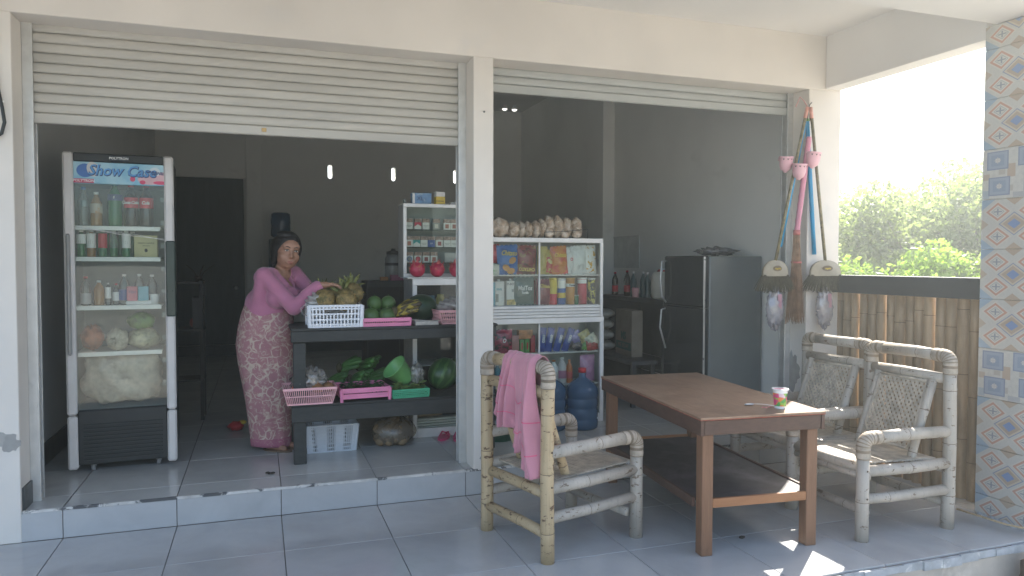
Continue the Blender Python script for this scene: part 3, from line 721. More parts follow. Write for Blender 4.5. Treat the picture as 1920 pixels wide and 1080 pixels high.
b = B(); b.box(w-.05, w+.012, -.034, -.016, 1.04, 1.56, .01); part('side_grip', b, mat('dark_grip', (.03, .05, .04), .3), fr)
b = B(); b.box(-w+.056, w-.056, -.012, .05, ht-.06, ht-.004, .006); hd_ = part('header_cap', b, M_black, fr)
b = B(); b.box(-.06, .06, -.016, -.011, ht-.052, ht-.014, .003); part('badge', b, mat('gloss_black_badge', (.01, .01, .012), .2), hd_)
text('POLYTRON', .022, M_text_w, hd_, (0, -.018, ht-.033), bold=.0006)
# printed header sign
def signmat():
    m, nt, out = _new('sign_print'); tc = _nd(nt, 'ShaderNodeTexCoord'); v = tc.outputs['Object']
    sx = _nd(nt, 'ShaderNodeSeparateXYZ'); nt.links.new(v, sx.inputs[0])
    c = _ramp(nt, _noise(nt, v, 7, 4), [(.35, (.22, .48, .62)), (.65, (.42, .62, .68))])
    _bsdf(nt, out, c, .3); return m
b = B(); b.box(-w+.056, w-.056, -.008, .03, ht-.205, ht-.062, .003); sg = part('header_sign', b, signmat(), fr)
zc = ht-.130
text('Show Case', .098, mat('navy_outline', (.02, .05, .17), .4), sg, (.02, -.0095, zc+.01), shear=.25, bold=.0042, ext=.0008, sx=.92)
text('Show Case', .098, mat('bright_blue_print', (.10, .32, .62), .4), sg, (.018, -.0112, zc+.013), shear=.25, bold=.0008, ext=.0008, sx=.92)
b = B(); b.box(-w+.058, -w+.175, -.0105, -.0085, ht-.202, ht-.175); lb = part('red_tab', b, mat('red_tab', (.62, .06, .14), .4), sg)
text('POLYTRON', .024, M_text_w, sg, (-w+.117, -.0112, ht-.188), bold=.0006)
def disc(b, x, z, rx, rz, y=-.010, n=20, rot=0):
    pts = [(x+rx*math.cos(t)*math.cos(rot)-rz*math.sin(t)*math.sin(rot), z+rx*math.cos(t)*math.sin(rot)+rz*math.sin(t)*math.cos(rot)) for t in np.linspace(0, 2*PI, n, endpoint=False)]
    b.add([(p[0], y, p[1]) for p in pts]+[(p[0], y+.003, p[1]) for p in pts], [tuple(range(n))]+[(i, (i+1) % n, n+(i+1) % n, n+i) for i in range(n)])
b = B(); disc(b, -.20, zc+.01, .05, .045, -.0088); part('printed_can', b, mat('can_blue', (.06, .17, .45), .4), sg)
b = B(); disc(b, -.155, zc+.02, .035, .05, -.0096, rot=.2); part('printed_can_lid', b, mat('can_lid', (.62, .60, .56), .4), sg)
b = B(); disc(b, .185, zc-.035, .075, .034, -.0088); disc(b, .245, zc-.02, .05, .035, -.0090, rot=.5); part('printed_cream', b, mat('pink_cream', (.70, .45, .47), .4), sg)
b = B(); disc(b, .08, zc-.035, .016, .018, -.0100); disc(b, .14, zc-.055, .018, .014, -.0102); disc(b, .25, zc-.055, .045, .012, -.0104); part('printed_berries', b, mat('berry_red', (.60, .06, .14), .4), sg)
b = B(); disc(b, .215, zc+.018, .034, .03, -.0092); part('printed_emblem', b, mat('emblem_white', (.66, .72, .74), .4), sg)
text('GARANSI', .026, mat('navy_outline', (.02, .05, .17), .4), sg, (.215, -.0122, zc+.012), bold=.0008, rot=(PI/2, .12, 0))
# lower plinth with louvres, casters
b = B(); b.box(-w+.056, w-.056, 0, .05, .055, .42, .006); pl = part('plinth', b, M_black, fr)
bl = B(); bl.box(-w+.085, w-.085, -.012, .0, 0, .010, .003); me = bl.mesh('louvre', mat('louvre_black', (.028, .034, .034), .5))
for i in range(10): ob('louvre', me, pl, (0, 0, .085+i*.026))
for x in (-.19, .21):
    for y in (.07, .5):
        b = B(); b.tube([(x-.012, y, .025), (x+.012, y, .025)], .025, 12); b.box(x-.017, x+.017, y-.01, y+.012, .03, .08); part('caster', b, mat('grey_caster', (.32, .31, .29), .6), fr)
for z in (1.655, 1.445, 1.115, .80):
    b = B(); b.box(-w+.035, w-.085, .075, .50, z-.012, z, .002); b.box(-w+.035, w-.085, .068, .0745, z-.026, z+.004, .002); part('shelf', b, M_alud, fr)
b = B(); b.box(w-.06, w-.031, .10, .12, .45, 1.93, .002)
for i in range(9): b.box(w-.085, w-.031, .09, .098, .55+i*.16, .585+i*.16, .004)
part('shelf_rail', b, M_fin, fr)
b = B(); b.box(-w+.054, w-.054, .018, .022, .42, ht-.206); part('door_glass', b, M_glass, fr)
b = B(); b.tube([frp(-.27, .013, 1.64)-FR.translation, frp(.27, .013, 1.545)-FR.translation], .0016, 5)
b = B(); b.tube([(-.27, .014, 1.655), (0, .013, 1.60), (.268, .014, 1.572)], .0014, 5); b.tube([(-.27, .014, 1.64), (.1, .013, 1.60), (.268, .014, 1.565)], .0012, 5); part('tape_strand', b, M_text_w, fr)

# ------------------------------------------------ bottles
M_coke = mat('cola_liquid', (.022, .010, .008), .12, var=.1, coat=.5)
M_green = mat('green_bottle_plastic', (.015, .16, .05), .15, var=.1, coat=.5)
M_clearb = glass('clear_bottle', (.80, .86, .86), .12, 1.5, .05)
M_blueb = glass('pale_blue_bottle', (.62, .82, .88), .14, 1.5, .05)
M_tea = mat('amber_drink', (.32, .15, .03), .15, var=.1, coat=.5)
M_capr = mat('red_cap', (.50, .03, .04), .4); M_capw = mat('white_cap', (.78, .78, .76), .4); M_capb = mat('blue_cap', (.05, .2, .5), .4)
def bottle(label, loc, h, r, body, cap, lab=None, lz=(.35, .6), lt=None, group=None, ltm=None, name='bottle', ts=.5, neck=.36):
    t = thing(name, label, 'bottle', loc, 0, group)
    b = B(); b.lathe([(r*.8, 0), (r*.97, h*.02), (r, h*.06), (r*.99, h*.35), (r*.94, h*.42), (r, h*.5), (r, h*.62), (r*.9, h*.7), (r*.62, h*.80), (r*neck, h*.88), (r*neck, h*.93)], 16); part('bottle_body', b, body, t)
    b = B(); b.lathe([(r*neck*1.12, h*.925), (r*neck*1.12, h*.995), (r*neck*.9, h)], 12); part('cap', b, cap, t)
    if lab:
        b = B(); b.lathe([(r*1.012, h*lz[0]), (r*1.012, h*lz[1])], 18, caps=False); q = part('wrapper', b, lab, t)
        if lt: text(lt, h*(lz[1]-lz[0])*ts, ltm or M_text_w, t, (0, -r*1.03, h*(lz[0]+lz[1])/2), shear=.25, bold=.0008, sx=.8)
    return t
M_cokelab = mat('red_cola_label', (.58, .02, .04), .35, var=.03); M_navy = mat('navy_label', (.03, .05, .16), .35); M_yel = mat('yellow_label', (.62, .42, .06), .4)
GF = 'drinks in the glass door refrigerator'
s1 = 1.656
bottle('clear water bottle with pale blue label, far left of the fridge top shelf', frp(-.235, .16, s1), .27, .037, M_clearb, M_capb, M_blueb, (.5, .66), group=GF)
bottle('small amber juice bottle with white cap on the fridge top shelf', frp(-.155, .13, s1), .235, .037, M_tea, M_capw, mat('white_orange_label', (.55, .48, .40), .4, col2=(.45, .2, .04), c2s=14), (.38, .66), group=GF)
bottle('tall green soda bottle with dark label on the fridge top shelf', frp(-.045, .16, s1), .31, .047, M_green, M_capb, M_navy, (.58, .72), 'S', group=GF)
bottle('dark cola bottle with red label, left one of the pair on top fridge shelf', frp(.055, .15, s1), .30, .046, M_coke, M_capr, M_cokelab, (.44, .68), 'Coca-Cola', group=GF, ts=.42)
bottle('dark cola bottle with red label, right one of the pair on top fridge shelf', frp(.150, .15, s1), .30, .046, M_coke, M_capr, M_cokelab, (.44, .68), 'Cola', group=GF, ts=.45)
bottle('green soda bottle at the back of the fridge top shelf', frp(-.07, .36, s1), .30, .046, M_green, M_capw, None, group=GF)
s2 = 1.446
for i, (x, bd, lab, d) in enumerate(((-.25, M_green, M_text_w, 'green glass bottle with white neck label'), (-.19, M_tea, M_text_w, 'brown glass bottle with pale neck label'), (-.122, M_green, M_cokelab, 'green glass bottle with tall red label'), (-.055, M_green, M_blueb, 'green glass bottle with blue tinted top'), (.022, M_green, M_text_w, 'green glass bottle with narrow white label'))):
    bottle(d+' on the second fridge shelf', frp(x, .14, s2), .185, .028, bd, M_capw, lab, (.35, .88) if i > 0 else (.5, .85), group=GF, neck=.45)
    bottle('green glass bottle behind the '+('first', 'second', 'third', 'fourth', 'fifth')[i]+' bottle of the second fridge shelf', frp(x+.03, .25, s2), .185, .028, M_green, M_capw, None, group=GF, neck=.45)
t = thing('yellow_carton', 'yellow paper carton with dark lettering on the second fridge shelf', 'carton', frp(.145, .15, s2), math.radians(3.5))
b = B(); b.box(-.075, .072, -.02, .10, 0, .155, .003); part('box', b, mat('pale_yellow_card', (.58, .52, .28), .6, var=.08), t)
text('GREEN SANDS', .016, M_text_k, t, (0, -.0212, .10)); text('ORIGINAL', .011, M_text_k, t, (0, -.0212, .082)); b = B(); disc(b, 0, .05, .010, .013, -.0215); part('emblem', b, M_text_k, t)
s3 = 1.116
third = ((-.235, .20, .033, M_clearb, M_capr, mat('grey_label', (.45, .45, .46), .4), (.05, .42), 'clear bottle with red cap at far left of the third fridge shelf'), (-.155, .17, .034, M_tea, M_capw, None, None, 'squat amber bottle on the third fridge shelf'), (-.10, .155, .018, M_clearb, M_capw, M_text_w, (.3, .8), 'slim clear bottle with white label on the third fridge shelf'), (-.05, .15, .022, M_clearb, M_capr, M_text_w, (.2, .6), 'small bottle with orange cap on the third fridge shelf'), (.00, .215, .035, M_blueb, M_capw, mat('blue_label', (.04, .12, .38), .4), (.15, .5), 'clear bottle with deep blue label on the third fridge shelf'), (.095, .215, .033, M_clearb, M_capw, None, None, 'clear water bottle with white cap behind the pink packet'), (.175, .21, .033, M_clearb, M_capw, None, None, 'clear water bottle with white cap at right of third fridge shelf'))
for x, h, r, bd, cp_, lab, lz, d in third: bottle(d, frp(x, .19, s3), h, r, bd, cp_, lab, lz or (.3, .5), group=GF)
for x, c, d in ((.055, (.62, .17, .22), 'pink'), (.125, (.16, .42, .52), 'light blue')):
    b = B(); b.box(-.033, .033, -.01, .012, 0, .10, .004); o = solo('drink_packet', b, mat(d+'_packet', c, .4, var=.08), d+' drink packet leaning on bottles in the fridge', 'packet', frp(x, .115, s3+.03), math.radians(3.5), GF)
    if d == 'pink': text('TEH', .026, M_navy, o, (0, -.0112, .06))
b = B(); b.lathe([(.026, 0), (.033, .07), (.033, .075)], 14); solo('plastic_cup', b, M_text_w, 'white plastic cup at the right of the third fridge shelf', 'cup', frp(.195, .12, s3))
b = B(); b.box(-.10, .10, -.03, .05, 0, .03, .008); solo('foam_tray', b, M_text_w, 'white foam tray lying on the third fridge shelf', 'tray', frp(.115, .13, s3), math.radians(3.5))
# bags of produce on the bottom shelves
def lump(name, label, cat, loc, r, m, seed, amp=.14, group=None, nu=22, nv=14, sq=False):
    rr = random.Random(seed); ks = [(rr.uniform(2, 9), rr.uniform(0, 6), rr.uniform(2, 8), rr.uniform(0, 6)) for _ in range(6)]
    fn = lambda d, t, p: 1+amp*sum(math.sin(a*d.x*2+f+q*d.z)*math.cos(q*d.y*2+g_) for a, f, q, g_ in ks)/2.4
    f2 = (lambda d, t, p: fn(d, t, p)/(abs(d.x)**5+abs(d.y)**5+abs(d.z)**5)**.2) if sq else fn
    b = B(); b.ell((0, 0, r[2]), r, nu, nv, fn=f2); zmin = min(p[2] for p in b.v); b.v = [(p[0], p[1], max(p[2]-zmin, .0)) for p in b.v]
    return solo(name, b, m, label, cat, loc, 0, group)
M_bag = film('clear_crinkled_bag', (.9, .9, .88), .38, (.62, .60, .55))
for i, (x, y, z, r, c, d) in enumerate(((-.20, .20, .801, (.07, .08, .085), (.42, .12, .05), 'red chillies'), (.12, .2, .801, (.11, .09, .07), (.50, .46, .30), 'pale bean sprouts'), (.10, .22, .93, (.09, .07, .06), (.10, .22, .04), 'leafy greens'), (-.04, .13, .801, (.07, .05, .075), (.46, .42, .32), 'peeled garlic'))):
    lump('produce_bag', 'clear plastic bag of '+d+' on the fourth fridge shelf', 'bag', frp(x, y, z), r, mat('produce%d' % i, c, .35, var=.25, vs=22, col2=[q*.4 for q in c], c2s=18), 40+i, .13)
for i, (x, r, c, d) in enumerate(((-.02, (.222, .12, .155), (.46, .40, .32), 'pale bean curd'),)):
    lump('produce_bag', 'large plastic bag of '+d+' at the bottom of the fridge', 'bag', frp(x, .24, .421), (r[0]*1.02, r[1], r[2]*1.05), mat('bottom%d' % i, c, .3, var=.2, vs=14, col2=[min(1, q*1.3) for q in c], c2s=9), 50+i, .12, nu=44, nv=28, sq=True)

# ================================================================== dark fruit rack
M_rack = woodmat('black_stained_timber', (.022, .025, .024), (.042, .045, .043), .6, (2, 8, 8), (.07, .07, .066), (.6, .8))
rk = thing('fruit_rack', 'long dark timber fruit rack with two tiers inside the shop', 'rack', (.95, 5.55, Z0))
def rp(name, *q):
    b = B(); b.box(q[0]-.95, q[1]-.95, q[2]-5.55, q[3]-5.55, q[4]-Z0, q[5]-Z0, .004); return part(name, b, M_rack, rk)
for x in (.215, 1.60):
    for y in (5.285, 5.80): rp('leg', x, x+.085, y, y+.075, Z0, 1.03)
rp('apron', .20, 1.69, 5.262, 5.283, 1.035, 1.112); rp('apron', .20, 1.69, 5.878, 5.898, 1.035, 1.112)
for i in range(4): rp('top_board', .20, 1.70, 5.262+i*.16, 5.262+i*.16+.156, 1.113, 1.131)
rp('lower_rail', .20, 1.69, 5.262, 5.283, .475, .585); rp('lower_rail', .20, 1.69, 5.878, 5.898, .475, .585)
for i in range(4): rp('shelf_board', .20, 1.70, 5.262+i*.16, 5.262+i*.16+.156, .586, .602)
ZT, ZS = 1.1315, .6025

def barq(b, P, Q, w, t, nrm):
    P, Q = Vector(P), Vector(Q); d = (Q-P).normalized(); nrm = Vector(nrm).normalized(); s = d.cross(nrm).normalized()*w/2; n = nrm*t/2
    b.add([P-s-n, P+s-n, P+s+n, P-s+n, Q-s-n, Q+s-n, Q+s+n, Q-s+n], [(0, 3, 2, 1), (4, 5, 6, 7), (0, 1, 5, 4), (1, 2, 6, 5), (2, 3, 7, 6), (3, 0, 4, 7)])
def crate(name, label, loc, rz, w, d, h, m, flare=0.0, cols=16, bands=(0, .12, .36, .62, .86, 1), bw=.004, band=.010, posts=.02, solid=(), cat='crate', group=None, handle=False, legs=0):
    c = thing(name, label, cat, loc, rz, group); t = .004
    cor = lambda sx, sy, k: Vector((sx*(w/2+flare*k), sy*(d/2+flare*k), .004+(h-.004)*k+legs))
    for a, bq, nc, nm in (((-1, -1), (1, -1), cols, (0, -1, 0)), ((-1, 1), (1, 1), cols, (0, 1, 0)), ((-1, -1), (-1, 1), max(4, int(cols*d/w)), (-1, 0, 0)), ((1, -1), (1, 1), max(4, int(cols*d/w)), (1, 0, 0))):
        b = B(); L = lambda s, k: cor(*a, k).lerp(cor(*bq, k), s)
        for k in bands: barq(b, L(0, k), L(1, k), t, band*(1.6 if k in (0, 1) else 1), Vector((0, 0, 1)))
        for i in range(nc+1):
            s = i/nc; big = any(abs(s-q) < .6/nc for q in solid)
            if handle and abs(nm[1]) > .5 and .30 < s < .70:
                barq(b, L(s, 0), L(s, .62), bw, t*.9, nm); barq(b, L(s, .86), L(s, 1), bw, t*.9, nm)
            else: barq(b, L(s, 0), L(s, 1), (L(1/nc, 0)-L(0, 0)).length*1.05 if big else bw, t*.9, nm)
        part('side_panel', b, m, c)
    b = B()
    for sx in (-1, 1):
        for sy in (-1, 1): b.tube([cor(sx, sy, 0)-Vector((0, 0, legs+.002)), cor(sx, sy, 1)+Vector((0, 0, .004))], posts/2, 6, smooth=False)
    part('corner_posts', b, m, c, kind='stuff') if posts else None
    b = B(); b.box(-w/2, w/2, -d/2, d/2, legs+.001, legs+.004); part('base', b, m, c)
    return c
crate('fruit_crate', 'white perforated crate holding pineapples on the rack top', (.506, 5.435, ZT), 0, .355, .30, .152, M_white, .006, 15, (0, .12, .36, .62, .86, 1), .010, .011, .03, handle=True, group='white plastic crates')
crate('fruit_crate', 'white ventilated crate on the floor under the fruit rack', (.50, 5.70, Z0), 0, .34, .26, .20, mat('greyish_white_plastic', (.60, .63, .66), .45, var=.05), .02, 24, (0, .15, .3, .45, .6, .75, .9, 1), .007, .008, .02, solid=(.02, .06, .22, .26, .30, .34, .38, .60, .64, .68, .72, .94, .98), group='white plastic crates')
crate('fruit_tray', 'shallow bright pink tray under mangoes and bananas', (.868, 5.42, ZT), 0, .335, .27, .052, M_pink, .004, 26, (0, .3, .75, 1), .004, .010, .016, cat='tray')
crate('fruit_tray', 'bright pink legged tray of leafy greens on the lower tier', (.70, 5.40, ZS), .06, .34, .30, .06, M_pink, .004, 26, (0, .3, .7, 1), .004, .012, .024, cat='tray', legs=.028)
crate('fruit_tray', 'green plastic tray on the lower tier beside the pink tray', (1.035, 5.385, ZS), .05, .26, .20, .058, mat('green_plastic', (.05, .38, .20), .4), .006, 18, (0, .25, .5, .75, 1), .005, .008, .014, cat='tray')
crate('fruit_basket', 'pale pink tapered basket at the left end of the lower tier', (.325, 5.36, ZS), 0, .30, .22, .115, M_palepink, .03, 26, (0, .5, .93, 1), .005, .007, .008, cat='basket', group='pale pink baskets')
crate('fruit_basket', 'pale pink tapered basket at the right end of the rack top', (1.46, 5.46, ZT), .04, .36, .26, .10, M_palepink, .03, 24, (0, .35, .68, .9, 1), .006, .007, .008, cat='basket', group='pale pink baskets')

# ------------------------------------------------ pineapples
M_pine = mat('pineapple_skin', (.27, .19, .07), .6, var=.3, vs=26, col2=(.14, .12, .04), c2s=30, c2t=(.5, .6), bump=.5, bs=60)
M_pleaf = mat('pineapple_leaf', (.16, .17, .04), .5, var=.25, vs=12)
def pineapple(label, loc, rot, s=1.0):
    t = thing('pineapple', label, 'pineapple', loc, 0, 'pineapples in the white crate'); t.rotation_euler = rot
    def fn(d, tt, p): return 1+.07*abs(math.sin(tt*6.5+p*7))*abs(math.sin(tt*6.5-p*7))*math.sin(p)**.3*2-.05
    b = B(); b.ell((0, 0, 0), (.062*s, .062*s, .085*s), 52, 36, fn=fn); part('fruit_body', b, M_pine, t)
    b = B()
    for i in range(26):
        a = i*2.4; el = .25+1.2*i/26; L = (.11-.03*i/26)*s; d = Vector((math.cos(a)*math.cos(el), math.sin(a)*math.cos(el), math.sin(el))); sd = d.cross(Vector((0, 0, 1))).normalized()*.010*s
        o = Vector((math.cos(a)*.018*s, math.sin(a)*.018*s, .075*s+.001*i)); m_ = o+d*L*.55+Vector((0, 0, .01)); e = o+d*L-Vector((0, 0, .012))
        b.add([o-sd, o+sd, m_+sd*.8, m_-sd*.8, e], [(0, 1, 2, 3), (3, 2, 4)])
    part('crown', b, M_pleaf, t)
    return t
pineapple('pineapple at the left of the white crate, beside the plastic bag', (.437, 5.40, ZT+.19), (-1.25, -.3, 0), 1.2)
pineapple('pineapple lying at the front right of the white crate', (.585, 5.38, ZT+.19), (-1.2, .35, .3), 1.2)
pineapple('pineapple standing highest at the right back of the white crate', (.655, 5.49, ZT+.235), (-1.1, .4, .3), 1.1)
pineapple('pineapple lying in the middle of the white crate', (.52, 5.50, ZT+.19), (-.9, -.9, .2), 1.1)

# ------------------------------------------------ mangoes, bananas, melons
M_mango = mat('green_mango_skin', (.06, .13, .035), .42, var=.2, vs=9, col2=(.20, .20, .03), c2s=6, c2t=(.58, .8))
for i, (x, y, z, s, d) in enumerate(((.760, 5.375, .064, 1.05, 'front left'), (.878, 5.37, .064, 1.05, 'front right'), (.80, 5.45, .155, .95, 'upper left'), (.905, 5.47, .15, 1.0, 'upper right'), (.76, 5.48, .055, 1, 'back left'), (.83, 5.45, .055, 1, 'middle'), (.90, 5.50, .05, 1, 'back right'))):
    b = B(); b.ell((0, 0, 0), (.064*s, .058*s, .060*s), 18, 12, M=Matrix.Rotation(.5*i, 3, 'Z') @ Matrix.Rotation(.3, 3, 'Y'), fn=lambda dd, t, p: 1+.07*dd.x)
    b.tube([(0, 0, .056*s), (.004, 0, .068*s)], .004, 6)
    solo('green_mango', b, M_mango, 'green mango at the %s of the pink tray on the rack top' % d, 'mango', (x, y, ZT+z+.003), 0, 'mangoes in the pink tray')
def banana_bunch(name, label, loc, rz, n, L, r, m, hands=1, tilt=0.0, group=None, spread=.9, mats2=None):
    t = thing(name, label, 'bananas', loc, rz, group)
    for hnd in range(hands):
        for i in range(n):
            a = (i/(n-1)-.5)*spread; pts = []; rs = []
            for k in range(9):
                s = k/8; ang = .15+1.25*s
                x = L*(math.sin(ang)-math.sin(.15)); z = L*.62*(math.cos(.15)-math.cos(ang))*-1+.0
                y = a*.20*math.sin(PI*min(1, s*1.1)/2)*L/.2+.006*math.sin(i*3)
                zz = z*-.55+r*1.1+hnd*r*1.9+.02*math.sin(s*PI)+tilt*s
                pts.append((x-.09+hnd*.02, y, zz+.012*math.sin(i*1.7))); rs.append(r*(.35 if k == 0 else (.75 if k == 1 else (.3 if k == 8 else (.8 if k == 7 else 1.0)))))
            b = B(); b.tube(pts, rs, 7); part('banana', b, m, t)
    b = B(); b.ell((-.09, 0, r*1.3*hands), (.022, .035, .02*hands), 10, 7); part('stem_end', b, mat('banana_stem', (.06, .05, .02), .7), t)
    return t
M_ban = mat('ripe_banana_skin', (.42, .33, .05), .5, var=.12, vs=9, col2=(.045, .032, .018), c2s=9, c2t=(.45, .52), stretch=(.7, 2.6, 2.6))
banana_bunch('banana_hand', 'spotted ripe yellow bananas on the rack top by the watermelon', (1.02, 5.385, ZT+.045), .25, 6, .19, .021, M_ban, 2)
M_melon = None
def melonmat(name, a, bcol, sc_):
    m, nt, out = _new(name); tc = _nd(nt, 'ShaderNodeTexCoord'); v = tc.outputs['Object']
    sx = _nd(nt, 'ShaderNodeSeparateXYZ'); nt.links.new(v, sx.inputs[0])
    at = S(nt, sx.outputs[1])._o('ARCTAN2', S(nt, sx.outputs[0])); n = S(nt, _noise(nt, v, 14, 4))
    w = (at*sc_+n*5.0)._o('SINE'); c = _ramp(nt, w.k, [(.0, a), (.45, a), (.62, bcol), (1, bcol)]); 
    c = _mix(nt, _ramp(nt, _noise(nt, v, 30, 4), [(.4, 0.0), (.7, .5)]), c, a); _bsdf(nt, out, c, .3); return m
M_mel = melonmat('striped_watermelon_rind', (.022, .075, .02), (.07, .16, .045), 9); M_meld = mat('dark_watermelon_rind', (.012, .05, .022), .35, var=.3, vs=7)
b = B(); b.ell((0, 0, 0), (.125, .11, .108), 28, 18); solo('watermelon', b, M_meld, 'dark green watermelon behind the bananas on the rack top', 'watermelon', (1.185, 5.60, ZT+.107), 0, 'watermelons on the rack')
b = B(); b.ell((0, 0, 0), (.115, .115, .13), 28, 18, M=Matrix.Rotation(.25, 3, 'Y')); o = solo('watermelon', b, M_mel, 'round striped watermelon at the right of the lower tier', 'watermelon', (1.345, 5.55, ZS+.125), 0, 'watermelons on the rack', rot=(0, .5, .4))
b = B(); b.ell((0, 0, 0), (.10, .10, .11), 20, 12); solo('watermelon', b, M_mel, 'striped watermelon half hidden behind the round one on the lower tier', 'watermelon', (1.50, 5.72, ZS+.11), 0, 'watermelons on the rack')
M_gban = mat('green_banana_skin', (.05, .16, .03), .45, var=.25, vs=9)
for i, (x, y, z, r) in enumerate(((.56, 5.70, .03, .1), (.72, 5.66, .04, -.2), (.86, 5.70, .035, .15), (.66, 5.74, .13, .3), (.80, 5.75, .13, -.1))):
    banana_bunch('banana_hand', 'hand of unripe green bananas, %s on the lower tier' % ('left end of the heap', 'middle front of the heap', 'right end of the heap', 'upper left of the heap', 'upper right of the heap')[i], (x, y, ZS+z), -.35+r*1.5, 6, .17, .019, M_gban, 2, group='green banana hands on the lower tier')
# newspapers, produce in baskets
b = B(); M_news = mat('newsprint', (.55, .52, .47), .8, var=.12, vs=30)
for i in range(5): b.box(-.085+.004*random.random(), .085+.008*random.random(), -.06, .06, i*.0055, i*.0055+.004+.002*(i % 2), .001)
b.sheet(lambda u, v: (-.09+.19*u, -.062+.124*v, .028+.012*math.sin(u*5+1)*v+.008*math.sin(v*6)), 14, 8)
solo('folded_newspapers', b, M_news, 'small pile of folded newspapers on the rack top', 'newspapers', (1.158, 5.345, ZT), .05)
def bag(label, loc, r, seed, m=M_bag, amp=.32, cat='bag', name='plastic_bag'): return lump(name, label, cat, loc, r, m, seed, amp, nu=30, nv=18)
M_wbag = film('white_crinkled_bag', (.9, .9, .9), .55, (.72, .72, .70))
bag('crumpled clear bag in the right pale pink basket on the rack', (1.40, 5.47, ZT+.06), (.10, .08, .05), 71, M_wbag)
for i in range(4):
    b = B(); b.tube([(-.07, 0, 0), (-.03, .008*i, .012), (.03, 0, .01), (.08, -.004*i, 0)], [.006, .018, .019, .007], 9)
    solo('cucumber', b, mat('cucumber_skin', (.02, .06, .02), .4, var=.2), ('front', 'second', 'third', 'rearmost')[i]+' dark cucumber in the pale pink basket on the rack top', 'cucumber', (1.46+.012*i, 5.40+.04*i, ZT+.105), .12*i, 'cucumbers in the pale pink basket')
bag('crumpled clear bag in the pale pink basket of the lower tier', (.335, 5.38, ZS+.06), (.11, .08, .08), 72)
M_on = mat('onion_skin', (.30, .15, .06), .45, var=.25, vs=12)
for i, (x, y) in enumerate(((.455, 5.34), (.245, 5.33), (.38, 5.31))):
    b = B(); b.ell((0, 0, 0), (.042, .042, .036), 16, 10); b.tube([(0, 0, .033), (0, .002, .047)], [.007, .003], 6)
    solo('onion', b, M_on if i != 1 else mat('tomato_skin', (.42, .07, .04), .35, var=.15), ('brown onion at the right rim', 'red tomato at the left side', 'small brown onion in the middle')[i]+' of the lower pale pink basket', 'onion' if i != 1 else 'tomato', (x, y, ZS+.10))
def leafpile(b, n, rx, ry, z0, z1, L, seed):
    rr = random.Random(seed)
    for _ in range(n):
        c = Vector((rr.uniform(-rx, rx), rr.uniform(-ry, ry), rr.uniform(z0, z1))); a = rr.uniform(0, 2*PI); d = Vector((math.cos(a), math.sin(a), rr.uniform(-.3, .5)))*L; s = Vector((-math.sin(a), math.cos(a), rr.uniform(-.4, .4)))*L*.3
        b.add([c, c+d*.5+s, c+d+Vector((0, 0, -.01)), c+d*.5-s], [(0, 1, 2), (0, 2, 3)])
b = B(); leafpile(b, 240, .14, .12, .0, .035, .05, 3)
o = solo('leafy_greens', b, mat('dark_leaf_greens', (.03, .07, .02), .5, var=.3), 'dark leafy greens heaped in the pink legged tray', 'greens', (.70, 5.40, ZS+.065)); o['kind'] = 'stuff'
b = B(); leafpile(b, 130, .10, .07, .0, .045, .06, 4)
o = solo('leafy_greens', b, mat('pale_leaf_greens', (.16, .24, .06), .5, var=.3), 'pale green leaves in the green tray on the lower tier', 'greens', (1.05, 5.40, ZS+.035)); o['kind'] = 'stuff'
bk = thing('green_bucket', 'light green plastic bowl tipped on its side on the lower tier', 'bowl', (1.01, 5.53, ZS+.145)); bk.rotation_euler = (.2, -.8, .0)
b = B(); b.lathe([(.0, -.08), (.062, -.08), (.07, -.06), (.098, .075), (.105, .078), (.105, .084), (.094, .08), (.064, -.06), (.058, -.072), (.0, -.072)], 28, caps=False); part('bowl_wall', b, mat('light_green_plastic', (.20, .50, .16), .35, var=.05), bk)
bag('crinkled clear bag beside the green bowl on the lower tier', (1.12, 5.47, ZS+.05), (.05, .05, .075), 74)
# white carrier bag by the pineapples, with its loop handle, and the pink banknote
wb = thing('carrier_bag', 'thin white carrier bag with loop handle at the crate corner', 'bag', (.355, 5.355, ZT+.105))
rr = random.Random(5); b = B(); b.ell((.03, .03, .06), (.075, .05, .07), 30, 18, fn=lambda d, t, p: 1+.22*math.sin(4*d.x+6*d.z)*math.cos(7*d.y+2)+.1*math.sin(11*d.z+8*d.x)); part('bag_body', b, M_wbag, wb)
b = B(); b.tube([(0, 0, .05), (-.05, -.01, .065), (-.085, -.015, .03), (-.07, -.01, -.015), (-.035, -.005, -.02), (.0, 0, .02)], [.012, .006, .005, .007, .010, .014], 8, flat=.5); part('handle_loop', b, M_wbag, wb)
# under the rack
po = thing('potato_sack', 'net sack of brown potatoes on the floor under the rack', 'sack', (.975, 5.66, Z0))
M_pot = mat('potato_skin', (.26, .18, .10), .7, var=.2, vs=10); rr = random.Random(11)
for i in range(26):
    a = i*2.4; q = .125*math.sqrt((i % 13)/13); z = .045+.085*(i//13)+.05*(1-q/.13)*(i//13)
    b = B(); b.ell((q*math.cos(a), q*.85*math.sin(a), z), (.05+.012*rr.random(), .04, .04), 10, 7, M=Matrix.Rotation(a, 3, 'Z')); part('potato', b, M_pot, po)
b = B(); b.ell((0, 0, .105), (.172, .15, .113), 26, 16, fn=lambda d, t, p: 1+.05*math.sin(5*t)*math.sin(3*p)); b.tube([(.1, .02, .2), (.13, .02, .235), (.17, .03, .25)], [.03, .015, .03], 8)
part('net_bag', b, film('sack_film', (.85, .82, .75), .22, (.45, .40, .33), .45), po)
pk = thing('metal_sheet_stack', 'stack of pale metal louvre strips on the floor under the rack', 'metal strips', (1.40, 5.92, Z0), .05)
for i in range(6):
    b = B(); b.box(-.20+.006*(i % 2), .20, -.045, .045, .012+i*.0215, .012+i*.0215+.016, .004); part('strip', b, M_alud, pk)
